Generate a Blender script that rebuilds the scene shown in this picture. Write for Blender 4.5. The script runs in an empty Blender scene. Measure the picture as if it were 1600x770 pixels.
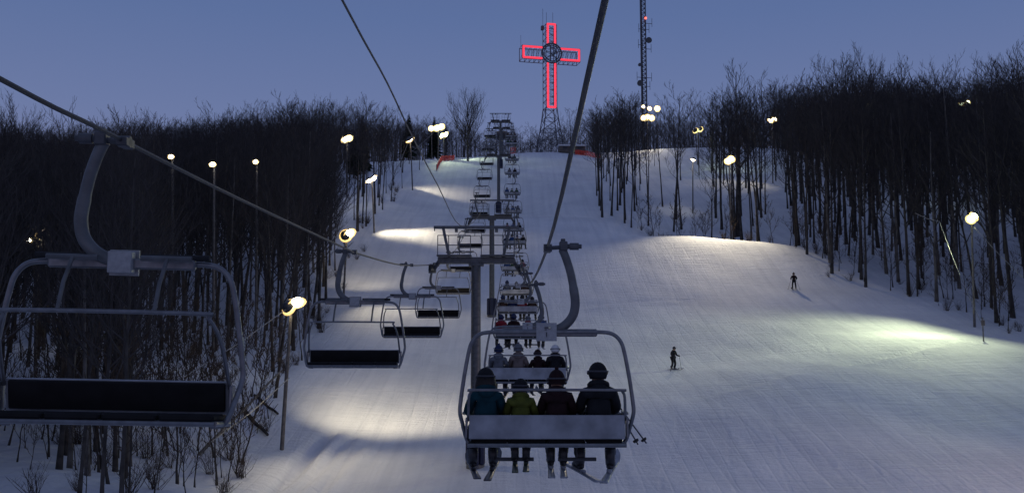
import bpy, math, random
import numpy as np
from mathutils import Vector, Matrix

R = math.radians
C = bpy.context.scene.collection
rng = random.Random(11)

# ------------------------------------------------------------ camera, sky, light, exposure
TH = R(7.0)                       # the camera looks up the hill by this much
CT, ST = math.cos(TH), math.sin(TH)
FPX = 1625.0
sc = bpy.context.scene
cd = bpy.data.cameras.new('camera'); cam = bpy.data.objects.new('camera', cd); C.objects.link(cam)
cam.location = (0, 0, 0); cam.rotation_euler = (R(90) + TH, 0, 0)
cd.sensor_width = 36; cd.lens = 36 * FPX / 1600; cd.clip_start = 0.1; cd.clip_end = 3000
sc.camera = cam

world = bpy.data.worlds.new('World'); sc.world = world; world.use_nodes = True
nt = world.node_tree; nt.nodes.clear()
out = nt.nodes.new('ShaderNodeOutputWorld'); bg = nt.nodes.new('ShaderNodeBackground')
tc = nt.nodes.new('ShaderNodeTexCoord'); sx = nt.nodes.new('ShaderNodeSeparateXYZ')
rp = nt.nodes.new('ShaderNodeValToRGB')
sky = nt.nodes.new('ShaderNodeTexSky'); sky.sky_type = 'NISHITA'; sky.sun_disc = False
sky.sun_elevation = R(-3); sky.sun_rotation = R(200)
mx = nt.nodes.new('ShaderNodeMix'); mx.data_type = 'RGBA'; mx.blend_type = 'ADD'
mx.inputs[0].default_value = 0.06
nt.links.new(tc.outputs['Generated'], sx.inputs[0]); nt.links.new(sx.outputs['Z'], rp.inputs[0])
el = rp.color_ramp.elements
el[0].position = 0.0; el[0].color = (.135, .132, .215, 1)
el[1].position = 1.0; el[1].color = (.075, .099, .196, 1)
for p, c in ((.15, (.122, .138, .245)), (.24, (.094, .126, .243)), (.33, (.067, .104, .222)), (.42, (.056, .087, .195)), (.62, (.071, .096, .185))):
    e = el.new(p); e.color = (*c, 1)
nt.links.new(rp.outputs[0], mx.inputs[6]); nt.links.new(sky.outputs[0], mx.inputs[7])
nt.links.new(mx.outputs[2], bg.inputs[0]); bg.inputs[1].default_value = 1.5
nt.links.new(bg.outputs[0], out.inputs[0])
sd = bpy.data.lights.new('sun', 'SUN'); sd.energy = 0.03; sd.angle = R(40); sd.color = (.8, .85, 1)
so = bpy.data.objects.new('sun', sd); C.objects.link(so); so.rotation_euler = (R(55), 0, R(20))
sc.view_settings.view_transform = 'Standard'; sc.view_settings.look = 'None'
sc.view_settings.exposure = 0; sc.view_settings.gamma = 1
sc.view_settings.use_curve_mapping = False
sc.render.engine = 'CYCLES'
sc.cycles.use_denoising = True
sc.cycles.max_bounces = 4; sc.cycles.diffuse_bounces = 2; sc.cycles.sample_clamp_indirect = 2.0
sc.cycles.caustics_reflective = False; sc.cycles.caustics_refractive = False

# ------------------------------------------------------------ coordinates
def ax(X, d, h):                  # camera axis frame -> world
    return Vector((X, d * CT - h * ST, d * ST + h * CT))
def px(x, y, d):                  # photo pixel at a depth -> world
    return ax((x - 800) / FPX * d, d, (385 - y) / FPX * d)
def pix(p):                       # world -> photo pixel
    d = p[1] * CT + p[2] * ST; h = -p[1] * ST + p[2] * CT
    return (800 + FPX * p[0] / d, 385 - FPX * h / d, d) if d > .5 else (1e6, 1e6, d)

# ------------------------------------------------------------ materials
def mat(name, col, rough=.6, metal=0., noise=0., scale=8., bump=0., emit=None, estr=0., bscale=None, spec=.5):
    m = bpy.data.materials.new(name); m.use_nodes = True; n = m.node_tree; b = n.nodes['Principled BSDF']
    b.inputs['Roughness'].default_value = rough; b.inputs['Metallic'].default_value = metal
    b.inputs['Base Color'].default_value = (*col, 1); b.inputs['Specular IOR Level'].default_value = spec
    if noise or bump:
        t = n.nodes.new('ShaderNodeTexCoord')
        x = n.nodes.new('ShaderNodeTexNoise'); x.inputs['Scale'].default_value = scale; x.inputs['Detail'].default_value = 5
        n.links.new(t.outputs['Object'], x.inputs['Vector'])
        if noise:
            r = n.nodes.new('ShaderNodeValToRGB')
            r.color_ramp.elements[0].position = .3; r.color_ramp.elements[1].position = .7
            r.color_ramp.elements[0].color = tuple(c * (1 - noise) for c in col) + (1,)
            r.color_ramp.elements[1].color = tuple(min(1, c * (1 + noise)) for c in col) + (1,)
            n.links.new(x.outputs[0], r.inputs[0]); n.links.new(r.outputs[0], b.inputs['Base Color'])
        if bump:
            bp = n.nodes.new('ShaderNodeBump'); bp.inputs['Strength'].default_value = bump
            bp.inputs['Distance'].default_value = .02
            n.links.new(x.outputs[0], bp.inputs['Height']); n.links.new(bp.outputs[0], b.inputs['Normal'])
    if emit:
        b.inputs['Emission Color'].default_value = (*emit, 1); b.inputs['Emission Strength'].default_value = estr
    return m

def snow_mat():
    m = bpy.data.materials.new('snow'); m.use_nodes = True; n = m.node_tree; b = n.nodes['Principled BSDF']
    b.inputs['Roughness'].default_value = .75; b.inputs['Specular IOR Level'].default_value = .25
    N = n.nodes.new; L = n.links.new
    t = N('ShaderNodeTexCoord')
    # large uneven patches: packed, scraped and loose snow
    n1 = N('ShaderNodeTexNoise'); n1.inputs['Scale'].default_value = .12; n1.inputs['Detail'].default_value = 6; n1.inputs['Roughness'].default_value = .6
    L(t.outputs['Object'], n1.inputs['Vector'])
    r1 = N('ShaderNodeValToRGB'); r1.color_ramp.elements[0].position = .33; r1.color_ramp.elements[1].position = .68
    r1.color_ramp.elements[0].color = (.64, .655, .69, 1); r1.color_ramp.elements[1].color = (.82, .825, .84, 1)
    L(n1.outputs[0], r1.inputs[0])
    # tracks running down the fall line
    mp = N('ShaderNodeMapping'); mp.inputs['Scale'].default_value = (1.6, .045, .045); mp.inputs['Rotation'].default_value = (0, 0, R(4))
    n2 = N('ShaderNodeTexNoise'); n2.inputs['Scale'].default_value = 1.0; n2.inputs['Detail'].default_value = 5; n2.inputs['Distortion'].default_value = .5
    L(t.outputs['Object'], mp.inputs[0]); L(mp.outputs[0], n2.inputs['Vector'])
    # turns that cross the fall line
    mp3 = N('ShaderNodeMapping'); mp3.inputs['Scale'].default_value = (.16, 1.1, .3); mp3.inputs['Rotation'].default_value = (0, 0, R(-38))
    n3 = N('ShaderNodeTexNoise'); n3.inputs['Scale'].default_value = 1.2; n3.inputs['Detail'].default_value = 6; n3.inputs['Distortion'].default_value = 1.6
    L(t.outputs['Object'], mp3.inputs[0]); L(mp3.outputs[0], n3.inputs['Vector'])
    n4 = N('ShaderNodeTexNoise'); n4.inputs['Scale'].default_value = 2.2; n4.inputs['Detail'].default_value = 8; n4.inputs['Roughness'].default_value = .7
    L(t.outputs['Object'], n4.inputs['Vector'])
    # crossing ski tracks: thin wandering grooves
    trk = []
    for rz, sc_, ds in ((9, .30, 5.5), (-17, .23, 7.0), (52, .16, 8.0)):
        mq = N('ShaderNodeMapping'); mq.inputs['Rotation'].default_value = (0, 0, R(rz)); mq.inputs['Scale'].default_value = (1, .16, .16)
        wv = N('ShaderNodeTexWave'); wv.wave_type = 'BANDS'; wv.bands_direction = 'X'; wv.inputs['Scale'].default_value = sc_; wv.inputs['Distortion'].default_value = ds
        wv.inputs['Detail'].default_value = 2; wv.inputs['Detail Scale'].default_value = .6
        rr = N('ShaderNodeValToRGB'); rr.color_ramp.elements[0].position = 0; rr.color_ramp.elements[0].color = (0, 0, 0, 1); rr.color_ramp.elements[1].position = .035; rr.color_ramp.elements[1].color = (1, 1, 1, 1)
        L(t.outputs['Object'], mq.inputs[0]); L(mq.outputs[0], wv.inputs['Vector']); L(wv.outputs['Fac'], rr.inputs[0]); trk.append(rr)
    ta = N('ShaderNodeMath'); ta.operation = 'ADD'; L(trk[0].outputs[0], ta.inputs[0]); L(trk[1].outputs[0], ta.inputs[1])
    tb_ = N('ShaderNodeMath'); tb_.operation = 'ADD'; L(ta.outputs[0], tb_.inputs[0]); L(trk[2].outputs[0], tb_.inputs[1])
    a1 = N('ShaderNodeMath'); a1.operation = 'MULTIPLY_ADD'; a1.inputs[1].default_value = .3
    L(n2.outputs[0], a1.inputs[0]); L(n3.outputs[0], a1.inputs[2])
    a2 = N('ShaderNodeMath'); a2.operation = 'MULTIPLY_ADD'; a2.inputs[1].default_value = .8
    L(n4.outputs[0], a2.inputs[0]); L(a1.outputs[0], a2.inputs[2])
    bp = N('ShaderNodeBump'); bp.inputs['Strength'].default_value = .7; bp.inputs['Distance'].default_value = .19
    a3 = N('ShaderNodeMath'); a3.operation = 'MULTIPLY_ADD'; a3.inputs[1].default_value = .08; L(tb_.outputs[0], a3.inputs[0]); L(a2.outputs[0], a3.inputs[2]); L(a3.outputs[0], bp.inputs['Height']); L(bp.outputs[0], b.inputs['Normal'])
    r2 = N('ShaderNodeValToRGB'); r2.color_ramp.elements[0].position = .3; r2.color_ramp.elements[1].position = .6
    r2.color_ramp.elements[0].color = (.88, .885, .90, 1); r2.color_ramp.elements[1].color = (1, 1, 1, 1)
    L(n2.outputs[0], r2.inputs[0])
    mm = N('ShaderNodeMix'); mm.data_type = 'RGBA'; mm.blend_type = 'MULTIPLY'; mm.inputs[0].default_value = 1
    L(r1.outputs[0], mm.inputs[6]); L(r2.outputs[0], mm.inputs[7]); L(mm.outputs[2], b.inputs['Base Color'])
    return m

M = dict(
    snow=snow_mat(),
    galv=mat('galvanised_steel', (.115, .12, .125), .5, .45, .22, 6, .1),
    tube=mat('painted_steel_tube', (.17, .175, .185), .33, .6, .18, 14, .08),
    darksteel=mat('dark_steel', (.075, .078, .085), .5, .4, .25, 9, .1),
    backplate=mat('grey_seat_back', (.25, .26, .28), .45, .1, .3, 3.5, .06),
    vinyl=mat('black_vinyl', (.010, .010, .011), .75, 0, .3, 5, .2, spec=.2),
    foam=mat('black_foam', (.012, .012, .014), .9, 0, .2, 20, .2),
    plate=mat('number_plate', (.30, .31, .32), .5, .1, .15, 20, .05),
    mark=mat('plate_marking', (.05, .05, .06), .7),
    chrome=mat('bolt_steel', (.7, .62, .45), .18, 1),
    rope=mat('steel_rope', (.055, .055, .058), .5, .5, .3, 60, .3),
    wire=mat('guy_wire', (.32, .32, .30), .4, .4, .1, 20),
    wood=mat('weathered_pole', (.13, .12, .11), .85, 0, .3, 5, .4),
    bark=mat('tree_bark', (.066, .060, .055), .95, 0, .45, 2.2, .8, spec=.1),
    birch=mat('pale_bark', (.13, .12, .11), .9, 0, .5, 1.6, .6, spec=.1),
    twig=mat('twig_bark', (.066, .060, .058), .95, 0, .35, 2, 0, spec=.05),
    fir=mat('conifer_green', (.018, .030, .018), .9, 0, .4, 3, 0, spec=.1),
    brush=mat('brush_twig', (.08, .062, .05), .95, 0, .4, 3, 0, spec=.05),
    pad=mat('navy_pad', (.015, .02, .05), .7, 0, .2, 3, .1),
    orange=mat('orange_net', (.80, .06, .03), .7, 0, .2, 4, 0),
    hut=mat('hut_boards', (.12, .10, .09), .8, 0, .3, 2, .3),
    lattice=mat('lattice_steel', (.10, .105, .12), .6, .3, .2, 3),
    neon=mat('red_neon', (.4, .02, .05), .4, emit=(1.0, .05, .085), estr=1.15),
    halo_glow=mat('lamp_halo_glow', (.7, .6, .3), .4, emit=(1.0, .62, .20), estr=.85),  # dim yellow glow standing in for the halo of glare around a lamp
    beacon=mat('red_beacon', (.4, .02, .02), .4, emit=(1, .12, .08), estr=3.0),
    skin=mat('skin', (.45, .28, .21), .6, 0, .1, 20),
    hair=mat('dark_hair', (.018, .012, .009), .7, 0, .3, 40, .3),
    ski=mat('dark_ski', (.05, .05, .06), .35, 0, .4, 6),
    skiw=mat('pale_ski', (.32, .33, .36), .35, 0, .3, 6),
    skiy=mat('green_ski', (.05, .07, .045), .35, 0, .4, 6),
    boot=mat('ski_boot', (.03, .03, .033), .4, 0, .4, 8),
    sole=mat('boot_sole', (.22, .22, .23), .5, 0, .2, 8),
    glove=mat('black_glove', (.015, .015, .015), .8, 0, .2, 20),
)
COL = dict(teal=(.006, .038, .05), yellow=(.075, .085, .014), maroon=(.020, .009, .010), black=(.014, .015, .018),
           navy=(.02, .03, .08), grey=(.13, .14, .16), red=(.22, .02, .03), brown=(.06, .038, .028),
           white=(.62, .62, .62), green=(.03, .08, .05), plaid=(.16, .13, .12), blue=(.03, .07, .19))
for k, c in COL.items(): M['cloth_' + k] = mat('cloth_' + k, c, .85, 0, .4, 6, 1.0, spec=.2)
LAMPM = {}
def lampmat(col, s):
    k = (col, s)
    if k not in LAMPM: LAMPM[k] = mat('lamp_glass', (.8, .8, .8), .3, emit=col, estr=s)
    return LAMPM[k]

# ------------------------------------------------------------ mesh helpers
class MB:
    def __init__(s): s.v = []; s.f = []; s.mi = []; s.cur = 0
    def add(s, vs, fs):
        o = len(s.v); s.v.extend([tuple(v) for v in vs]); s.f.extend([tuple(i + o for i in f) for f in fs]); s.mi.extend([s.cur] * len(fs))
    def box(s, c, size, rot=None, bev=.12):
        a, b, h = [q / 2 for q in size]; e = min(a, b, h) * 2 * bev
        vs = []; fs = []
        # chamfered box: 24 corner points
        def P(x, y, z): vs.append(Vector((x, y, z))); return len(vs) - 1
        ix = {}
        for sx_ in (-1, 1):
            for sy_ in (-1, 1):
                for sz_ in (-1, 1):
                    ix[sx_, sy_, sz_] = (P(sx_ * a, sy_ * (b - e), sz_ * (h - e)), P(sx_ * (a - e), sy_ * b, sz_ * (h - e)), P(sx_ * (a - e), sy_ * (b - e), sz_ * h))
        for q in (-1, 1):
            fs.append([ix[q, i, j][0] for i, j in ((-1, -1), (1, -1), (1, 1), (-1, 1))])
            fs.append([ix[i, q, j][1] for i, j in ((-1, -1), (1, -1), (1, 1), (-1, 1))])
            fs.append([ix[i, j, q][2] for i, j in ((-1, -1), (1, -1), (1, 1), (-1, 1))])
        for i in (-1, 1):
            for j in (-1, 1):
                fs.append([ix[i, j, -1][0], ix[i, j, 1][0], ix[i, j, 1][1], ix[i, j, -1][1]])
                fs.append([ix[i, -1, j][0], ix[i, 1, j][0], ix[i, 1, j][2], ix[i, -1, j][2]])
                fs.append([ix[-1, i, j][1], ix[1, i, j][1], ix[1, i, j][2], ix[-1, i, j][2]])
        for k, t in ix.items(): fs.append(list(t))
        m = (rot.to_matrix() if hasattr(rot, 'to_matrix') else rot) if rot is not None else Matrix.Identity(3)
        s.add([m @ v + Vector(c) for v in vs], fs); return s
    def tube(s, pts, rad, n=8, cap=True):
        pts = [Vector(p) for p in pts]
        if not hasattr(rad, '__len__'): rad = [rad] * len(pts)
        vs = []; fs = []; t0 = (pts[1] - pts[0]).normalized()
        u = t0.orthogonal().normalized()
        for i, p in enumerate(pts):
            t = (pts[min(i + 1, len(pts) - 1)] - pts[max(i - 1, 0)]).normalized()
            u = (u - t * u.dot(t)); u = u.normalized() if u.length > 1e-6 else t.orthogonal().normalized()
            w = t.cross(u)
            for k in range(n):
                a = 2 * math.pi * k / n; vs.append(p + (u * math.cos(a) + w * math.sin(a)) * rad[i])
        for i in range(len(pts) - 1):
            for k in range(n):
                k2 = (k + 1) % n; fs.append((i * n + k, i * n + k2, (i + 1) * n + k2, (i + 1) * n + k))
        if cap: fs.append(tuple(range(n))[::-1]); fs.append(tuple((len(pts) - 1) * n + k for k in range(n)))
        s.add(vs, fs); return s
    def bar(s, a, b, r, n=6): return s.tube([a, b], r, n)
    def ball(s, c, r, n=10, sc_=(1, 1, 1)):
        pts = []; m = n // 2
        vs = [(c[0], c[1], c[2] - r * sc_[2])]; fs = []
        for i in range(1, m):
            z = -math.cos(math.pi * i / m); q = math.sin(math.pi * i / m)
            for k in range(n): vs.append((c[0] + r * q * math.cos(2 * math.pi * k / n) * sc_[0], c[1] + r * q * math.sin(2 * math.pi * k / n) * sc_[1], c[2] + r * z * sc_[2]))
        vs.append((c[0], c[1], c[2] + r * sc_[2])); e = len(vs) - 1
        for k in range(n):
            k2 = (k + 1) % n; fs.append((0, 1 + k2, 1 + k)); fs.append((e, e - n + k, e - n + k2))
            for i in range(m - 2): fs.append((1 + i * n + k, 1 + i * n + k2, 1 + (i + 1) * n + k2, 1 + (i + 1) * n + k))
        s.add(vs, fs); return s
    def mesh(s, name, *mats, smooth=True):
        me = bpy.data.meshes.new(name); me.from_pydata(s.v, [], s.f)
        for m in mats: me.materials.append(m)
        if len(mats) > 1: me.polygons.foreach_set('material_index', s.mi)
        if smooth: me.polygons.foreach_set('use_smooth', [True] * len(me.polygons))
        me.update(); return me
    def build(s, name, mats, parent=None, loc=None, smooth=True):
        if not isinstance(mats, (list, tuple)): mats = [mats]
        o = bpy.data.objects.new(name, s.mesh(name, *mats, smooth=smooth)); C.objects.link(o)
        if smooth and len(s.f) < 4000:
            # keep hard edges crisp
            me = o.data
            try: me.set_sharp_from_angle(angle=R(40))
            except Exception: pass
        if parent: o.parent = parent
        if loc is not None: o.location = loc
        return o
def tag(o, label=None, cat=None, group=None, kind=None):
    if label: o['label'] = label
    if cat: o['category'] = cat
    if group: o['group'] = group
    if kind: o['kind'] = kind
    return o
def empty(name, loc=(0, 0, 0), rz=0., label=None, cat=None, group=None):
    o = bpy.data.objects.new(name, None); C.objects.link(o); o.location = loc; o.rotation_euler = (0, 0, rz)
    o.empty_display_size = .2
    return tag(o, label, cat, group)
def copy_tree(o, parent=None):
    c = o.copy(); C.objects.link(c)
    if parent: c.parent = parent
    for ch in list(o.children): copy_tree(ch, c)
    return c
def smooth_path(pts, k=4):
    pts = [Vector(p) for p in pts]; outp = []
    for i in range(len(pts) - 1):
        p0, p1, p2, p3 = pts[max(i - 1, 0)], pts[i], pts[i + 1], pts[min(i + 2, len(pts) - 1)]
        for j in range(k):
            t = j / k
            outp.append(.5 * ((2 * p1) + (p2 - p0) * t + (2 * p0 - 5 * p1 + 4 * p2 - p3) * t * t + (3 * p1 - p0 - 3 * p2 + p3) * t ** 3))
    outp.append(pts[-1]); return outp

# ------------------------------------------------------------ terrain
G = [(740, 722, 48), (765, 490, 93), (766, 420, 112), (772, 331, 154), (778, 261, 190),
     (800, 242, 205), (880, 239, 208), (700, 249, 203), (930, 245, 207), (1060, 235, 215), (1200, 232, 222),
     (370, 770, 43), (450, 640, 58), (530, 480, 94), (585, 372, 121), (640, 300, 154), (700, 254, 190),
     (100, 745, 37), (300, 765, 39), (20, 730, 39), (150, 468, 105), (350, 475, 100), (200, 340, 155), (50, 600, 60), (300, 600, 60), (400, 330, 152),
     (1052, 577, 72), (1241, 452, 100), (1430, 530, 77), (1600, 537, 76), (1530, 505, 86), (1300, 600, 61), (1500, 640, 56), (1300, 760, 44), (1000, 700, 50), (1550, 765, 43),
     (1100, 371, 120), (1160, 379, 115), (1030, 369, 122), (960, 371, 122), (1220, 400, 110), (1100, 425, 106), (1000, 440, 103), (1290, 440, 102), (1400, 458, 96), (1150, 500, 88), (900, 470, 97), (900, 600, 66),
     (960, 350, 134), (1030, 376, 128), (1100, 378, 128), (1030, 364, 137), (1090, 369, 138), (1150, 382, 126), (920, 300, 160), (1150, 330, 152), (1250, 345, 140), (1100, 275, 185), (1250, 280, 185), (1400, 385, 120), (1560, 425, 106), (1500, 330, 150), (1500, 270, 200)]
pts = [px(*g) for g in G]
pts += [ax(X, d, h) for X, d, h in ((0, 25, -10.5), (0, 5, -11.2), (-30, 5, -10.4), (40, 5, -11.5), (0, -25, -12), (-40, -25, -11), (60, -25, -12), (60, 40, -9.5), (-60, 35, -8), (80, 75, -5.5))]
pts += [Vector(p) for p in ((0, 232, 47.3), (0, 260, 52.3), (0, 300, 58), (-60, 240, 48.5), (-60, 300, 57), (80, 240, 49.5), (80, 300, 58), (-100, 120, 9.5), (-100, 180, 30),
        (120, 120, 12), (120, 180, 33), (-150, 60, -3), (150, 60, -2), (-160, 250, 48), (160, 250, 51), (0, 420, 66), (-160, 420, 66), (160, 420, 67))]
PX = np.array([[p[0], p[1]] for p in pts]); PZ = np.array([p[2] for p in pts])
S_ = 50.0
def _phi(r2): return np.where(r2 > 1e-9, .5 * r2 * np.log(np.maximum(r2, 1e-12)), 0.)
def _K(A, B): return _phi(((A[:, None, :] - B[None, :, :]) ** 2).sum(-1) / S_ ** 2)
n_ = len(PX); K_ = _K(PX, PX) + np.eye(n_) * 2e-4
Pm = np.c_[np.ones(n_), PX / S_]
A_ = np.block([[K_, Pm], [Pm.T, np.zeros((3, 3))]])
W_ = np.linalg.solve(A_, np.r_[PZ, np.zeros(3)])
def tps(xy):
    q = np.array(xy, float); q[:, 0] = np.clip(q[:, 0], -170, 170); q[:, 1] = np.clip(q[:, 1], -30, 430)
    z = np.empty(len(q))
    for i in range(0, len(q), 20000):
        s = q[i:i + 20000]; z[i:i + 20000] = _K(s, PX) @ W_[:n_] + np.c_[np.ones(len(s)), s / S_] @ W_[n_:]
    return z
def detail(x, y):
    z = .10 * np.sin(x * .37 + y * .11) * np.sin(y * .23 - x * .07) + .05 * np.sin(x * .9 + 1.3) * np.sin(y * .71 + x * .2)
    # packed-down traverse across the right of the run, and two ruts low on the left
    for (x0, y0, x1, y1, w, dp) in TR:
        dx, dy = x1 - x0, y1 - y0; L2 = dx * dx + dy * dy
        t = ((x - x0) * dx + (y - y0) * dy) / L2; s = ((x - x0) * dy - (y - y0) * dx) / math.sqrt(L2)
        m = np.clip(t * 6, 0, 1) * np.clip((1 - t) * 6, 0, 1)
        z = z - dp * m * np.exp(-(s / w) ** 2) + dp * .6 * m * np.exp(-((s - 2 * w) / w) ** 2)
    return z
def xy(x, y, d): p = px(x, y, d); return (p.x, p.y)
TR = [(*xy(1300, 573, 67), *xy(1530, 534, 78), .5, .28), (*xy(1060, 620, 60), *xy(1300, 573, 67), .5, .12),
      (*xy(900, 482, 95), *xy(1110, 470, 97), .5, .22),
      (*xy(405, 765, 43), *xy(520, 660, 55), .4, .4), (*xy(440, 765, 43), *xy(545, 665, 54), .35, .32), (*xy(480, 765, 43), *xy(560, 675, 53), .35, .22)]
def gz(x, y):
    a = np.array([[x, y]], float); return float(tps(a)[0] + detail(a[:, 0], a[:, 1])[0])
def gzs(P): P = np.array(P, float); return tps(P) + detail(P[:, 0], P[:, 1])
def on(x, y): return Vector((x, y, gz(x, y)))
def hit(x, y, d0=20, d1=330):     # where the sight line through a photo pixel meets the ground
    ds = np.linspace(d0, d1, 600); P = np.array([px(x, y, d) for d in ds]); z = gzs(P[:, :2])
    i = np.argmax(P[:, 2] <= z); return on(P[i, 0], P[i, 1])

u = np.linspace(-1, 1, 421); gx = 60 * u + 540 * np.sign(u) * np.abs(u) ** 5 + 40 * u ** 3
v1 = np.linspace(-40, 235, 460); v2 = 235 + np.linspace(0, 1, 70)[1:] ** 2 * 900
gy = np.r_[v1, v2]
XX, YY = np.meshgrid(gx, gy); P_ = np.c_[XX.ravel(), YY.ravel()]; Z = gzs(P_)
nx, ny = len(gx), len(gy)
idx = np.arange(nx * ny).reshape(ny, nx)
F = np.stack([idx[:-1, :-1], idx[:-1, 1:], idx[1:, 1:], idx[1:, :-1]], -1).reshape(-1, 4)
def np_mesh(name, V, F, *mats, smooth=True, mi=None):
    me = bpy.data.meshes.new(name); me.vertices.add(len(V)); me.vertices.foreach_set('co', np.asarray(V, np.float32).ravel())
    k = F.shape[1]; me.loops.add(F.size); me.loops.foreach_set('vertex_index', F.astype(np.int32).ravel())
    me.polygons.add(len(F)); me.polygons.foreach_set('loop_start', np.arange(0, F.size, k, dtype=np.int32))
    me.polygons.foreach_set('use_smooth', np.full(len(F), smooth))
    for m in mats: me.materials.append(m)
    if mi is not None: me.polygons.foreach_set('material_index', mi.astype(np.int32))
    me.update(calc_edges=True); return me
ground = bpy.data.objects.new('snow_ground', np_mesh('snow_ground', np.c_[P_, Z], F, M['snow'])); C.objects.link(ground)
tag(ground, 'wide snow-covered ski hill under the lift', None, None, 'structure')

# ------------------------------------------------------------ the line of the lift
def LX(X0, d): return X0 - .0031 * d
HR = [(-30, 6.5), (-15, 4.4), (0, 2.2), (5.6, 1.33), (14, -.02), (28, -1.03), (42, -1.1), (48, -.85), (56, -1.0), (70, -.68), (84, .6), (93, 2.4), (98, 2.75),
      (112, 4.2), (126, 6.6), (140, 9.5), (154, 13.2), (168, 16.4), (190, 22.6), (205, 23.9), (225, 24.6), (236, 24.6)]
HL = [(-30, 5.5), (-15, 3.7), (0, 1.95), (7.2, 1.2), (9.3, 1.02), (13.7, .63), (22.4, -.04), (24.5, -.18), (34.5, -.62), (48, -.85), (51.3, -.95), (65, -.45), (79, .6), (93, 2.4), (107, 3.9),
      (121, 6.1), (135, 8.8), (149, 12.0), (154, 13.2), (163, 15.2), (177, 18.7), (190, 22.6), (205, 23.9), (225, 24.6), (236, 24.6)]
def interp(T, d): return float(np.interp(d, [t[0] for t in T], [t[1] for t in T]))
XR0, XL0 = .52, -3.52
def rope_pt(side, d):
    T, X0 = (HR, XR0) if side > 0 else (HL, XL0)
    return ax(LX(X0, d) - (.08 * math.exp(-((d - 8) / 7) ** 2) if side < 0 else 0), d, interp(T, d))
XC0 = (XR0 + XL0) / 2
rp_ = [rope_pt(1, t[0]) for t in HR]; lp_ = [rope_pt(-1, t[0]) for t in HL]
endc = ax(LX(XC0, 236), 236, 24.6); rad_ = (XR0 - XL0) / 2
arc = [endc + Vector((math.cos(a) * rad_, math.sin(a) * rad_, 0)) for a in np.linspace(0, math.pi, 14)[1:-1]]
r_ = MB(); r_.tube(smooth_path(rp_, 5) + arc + smooth_path(lp_, 5)[::-1], .021, 8)
tag(r_.build('haul_rope', M['rope']), 'long steel rope loop carrying every chair of the lift up and down the hill', 'rope')

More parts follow.
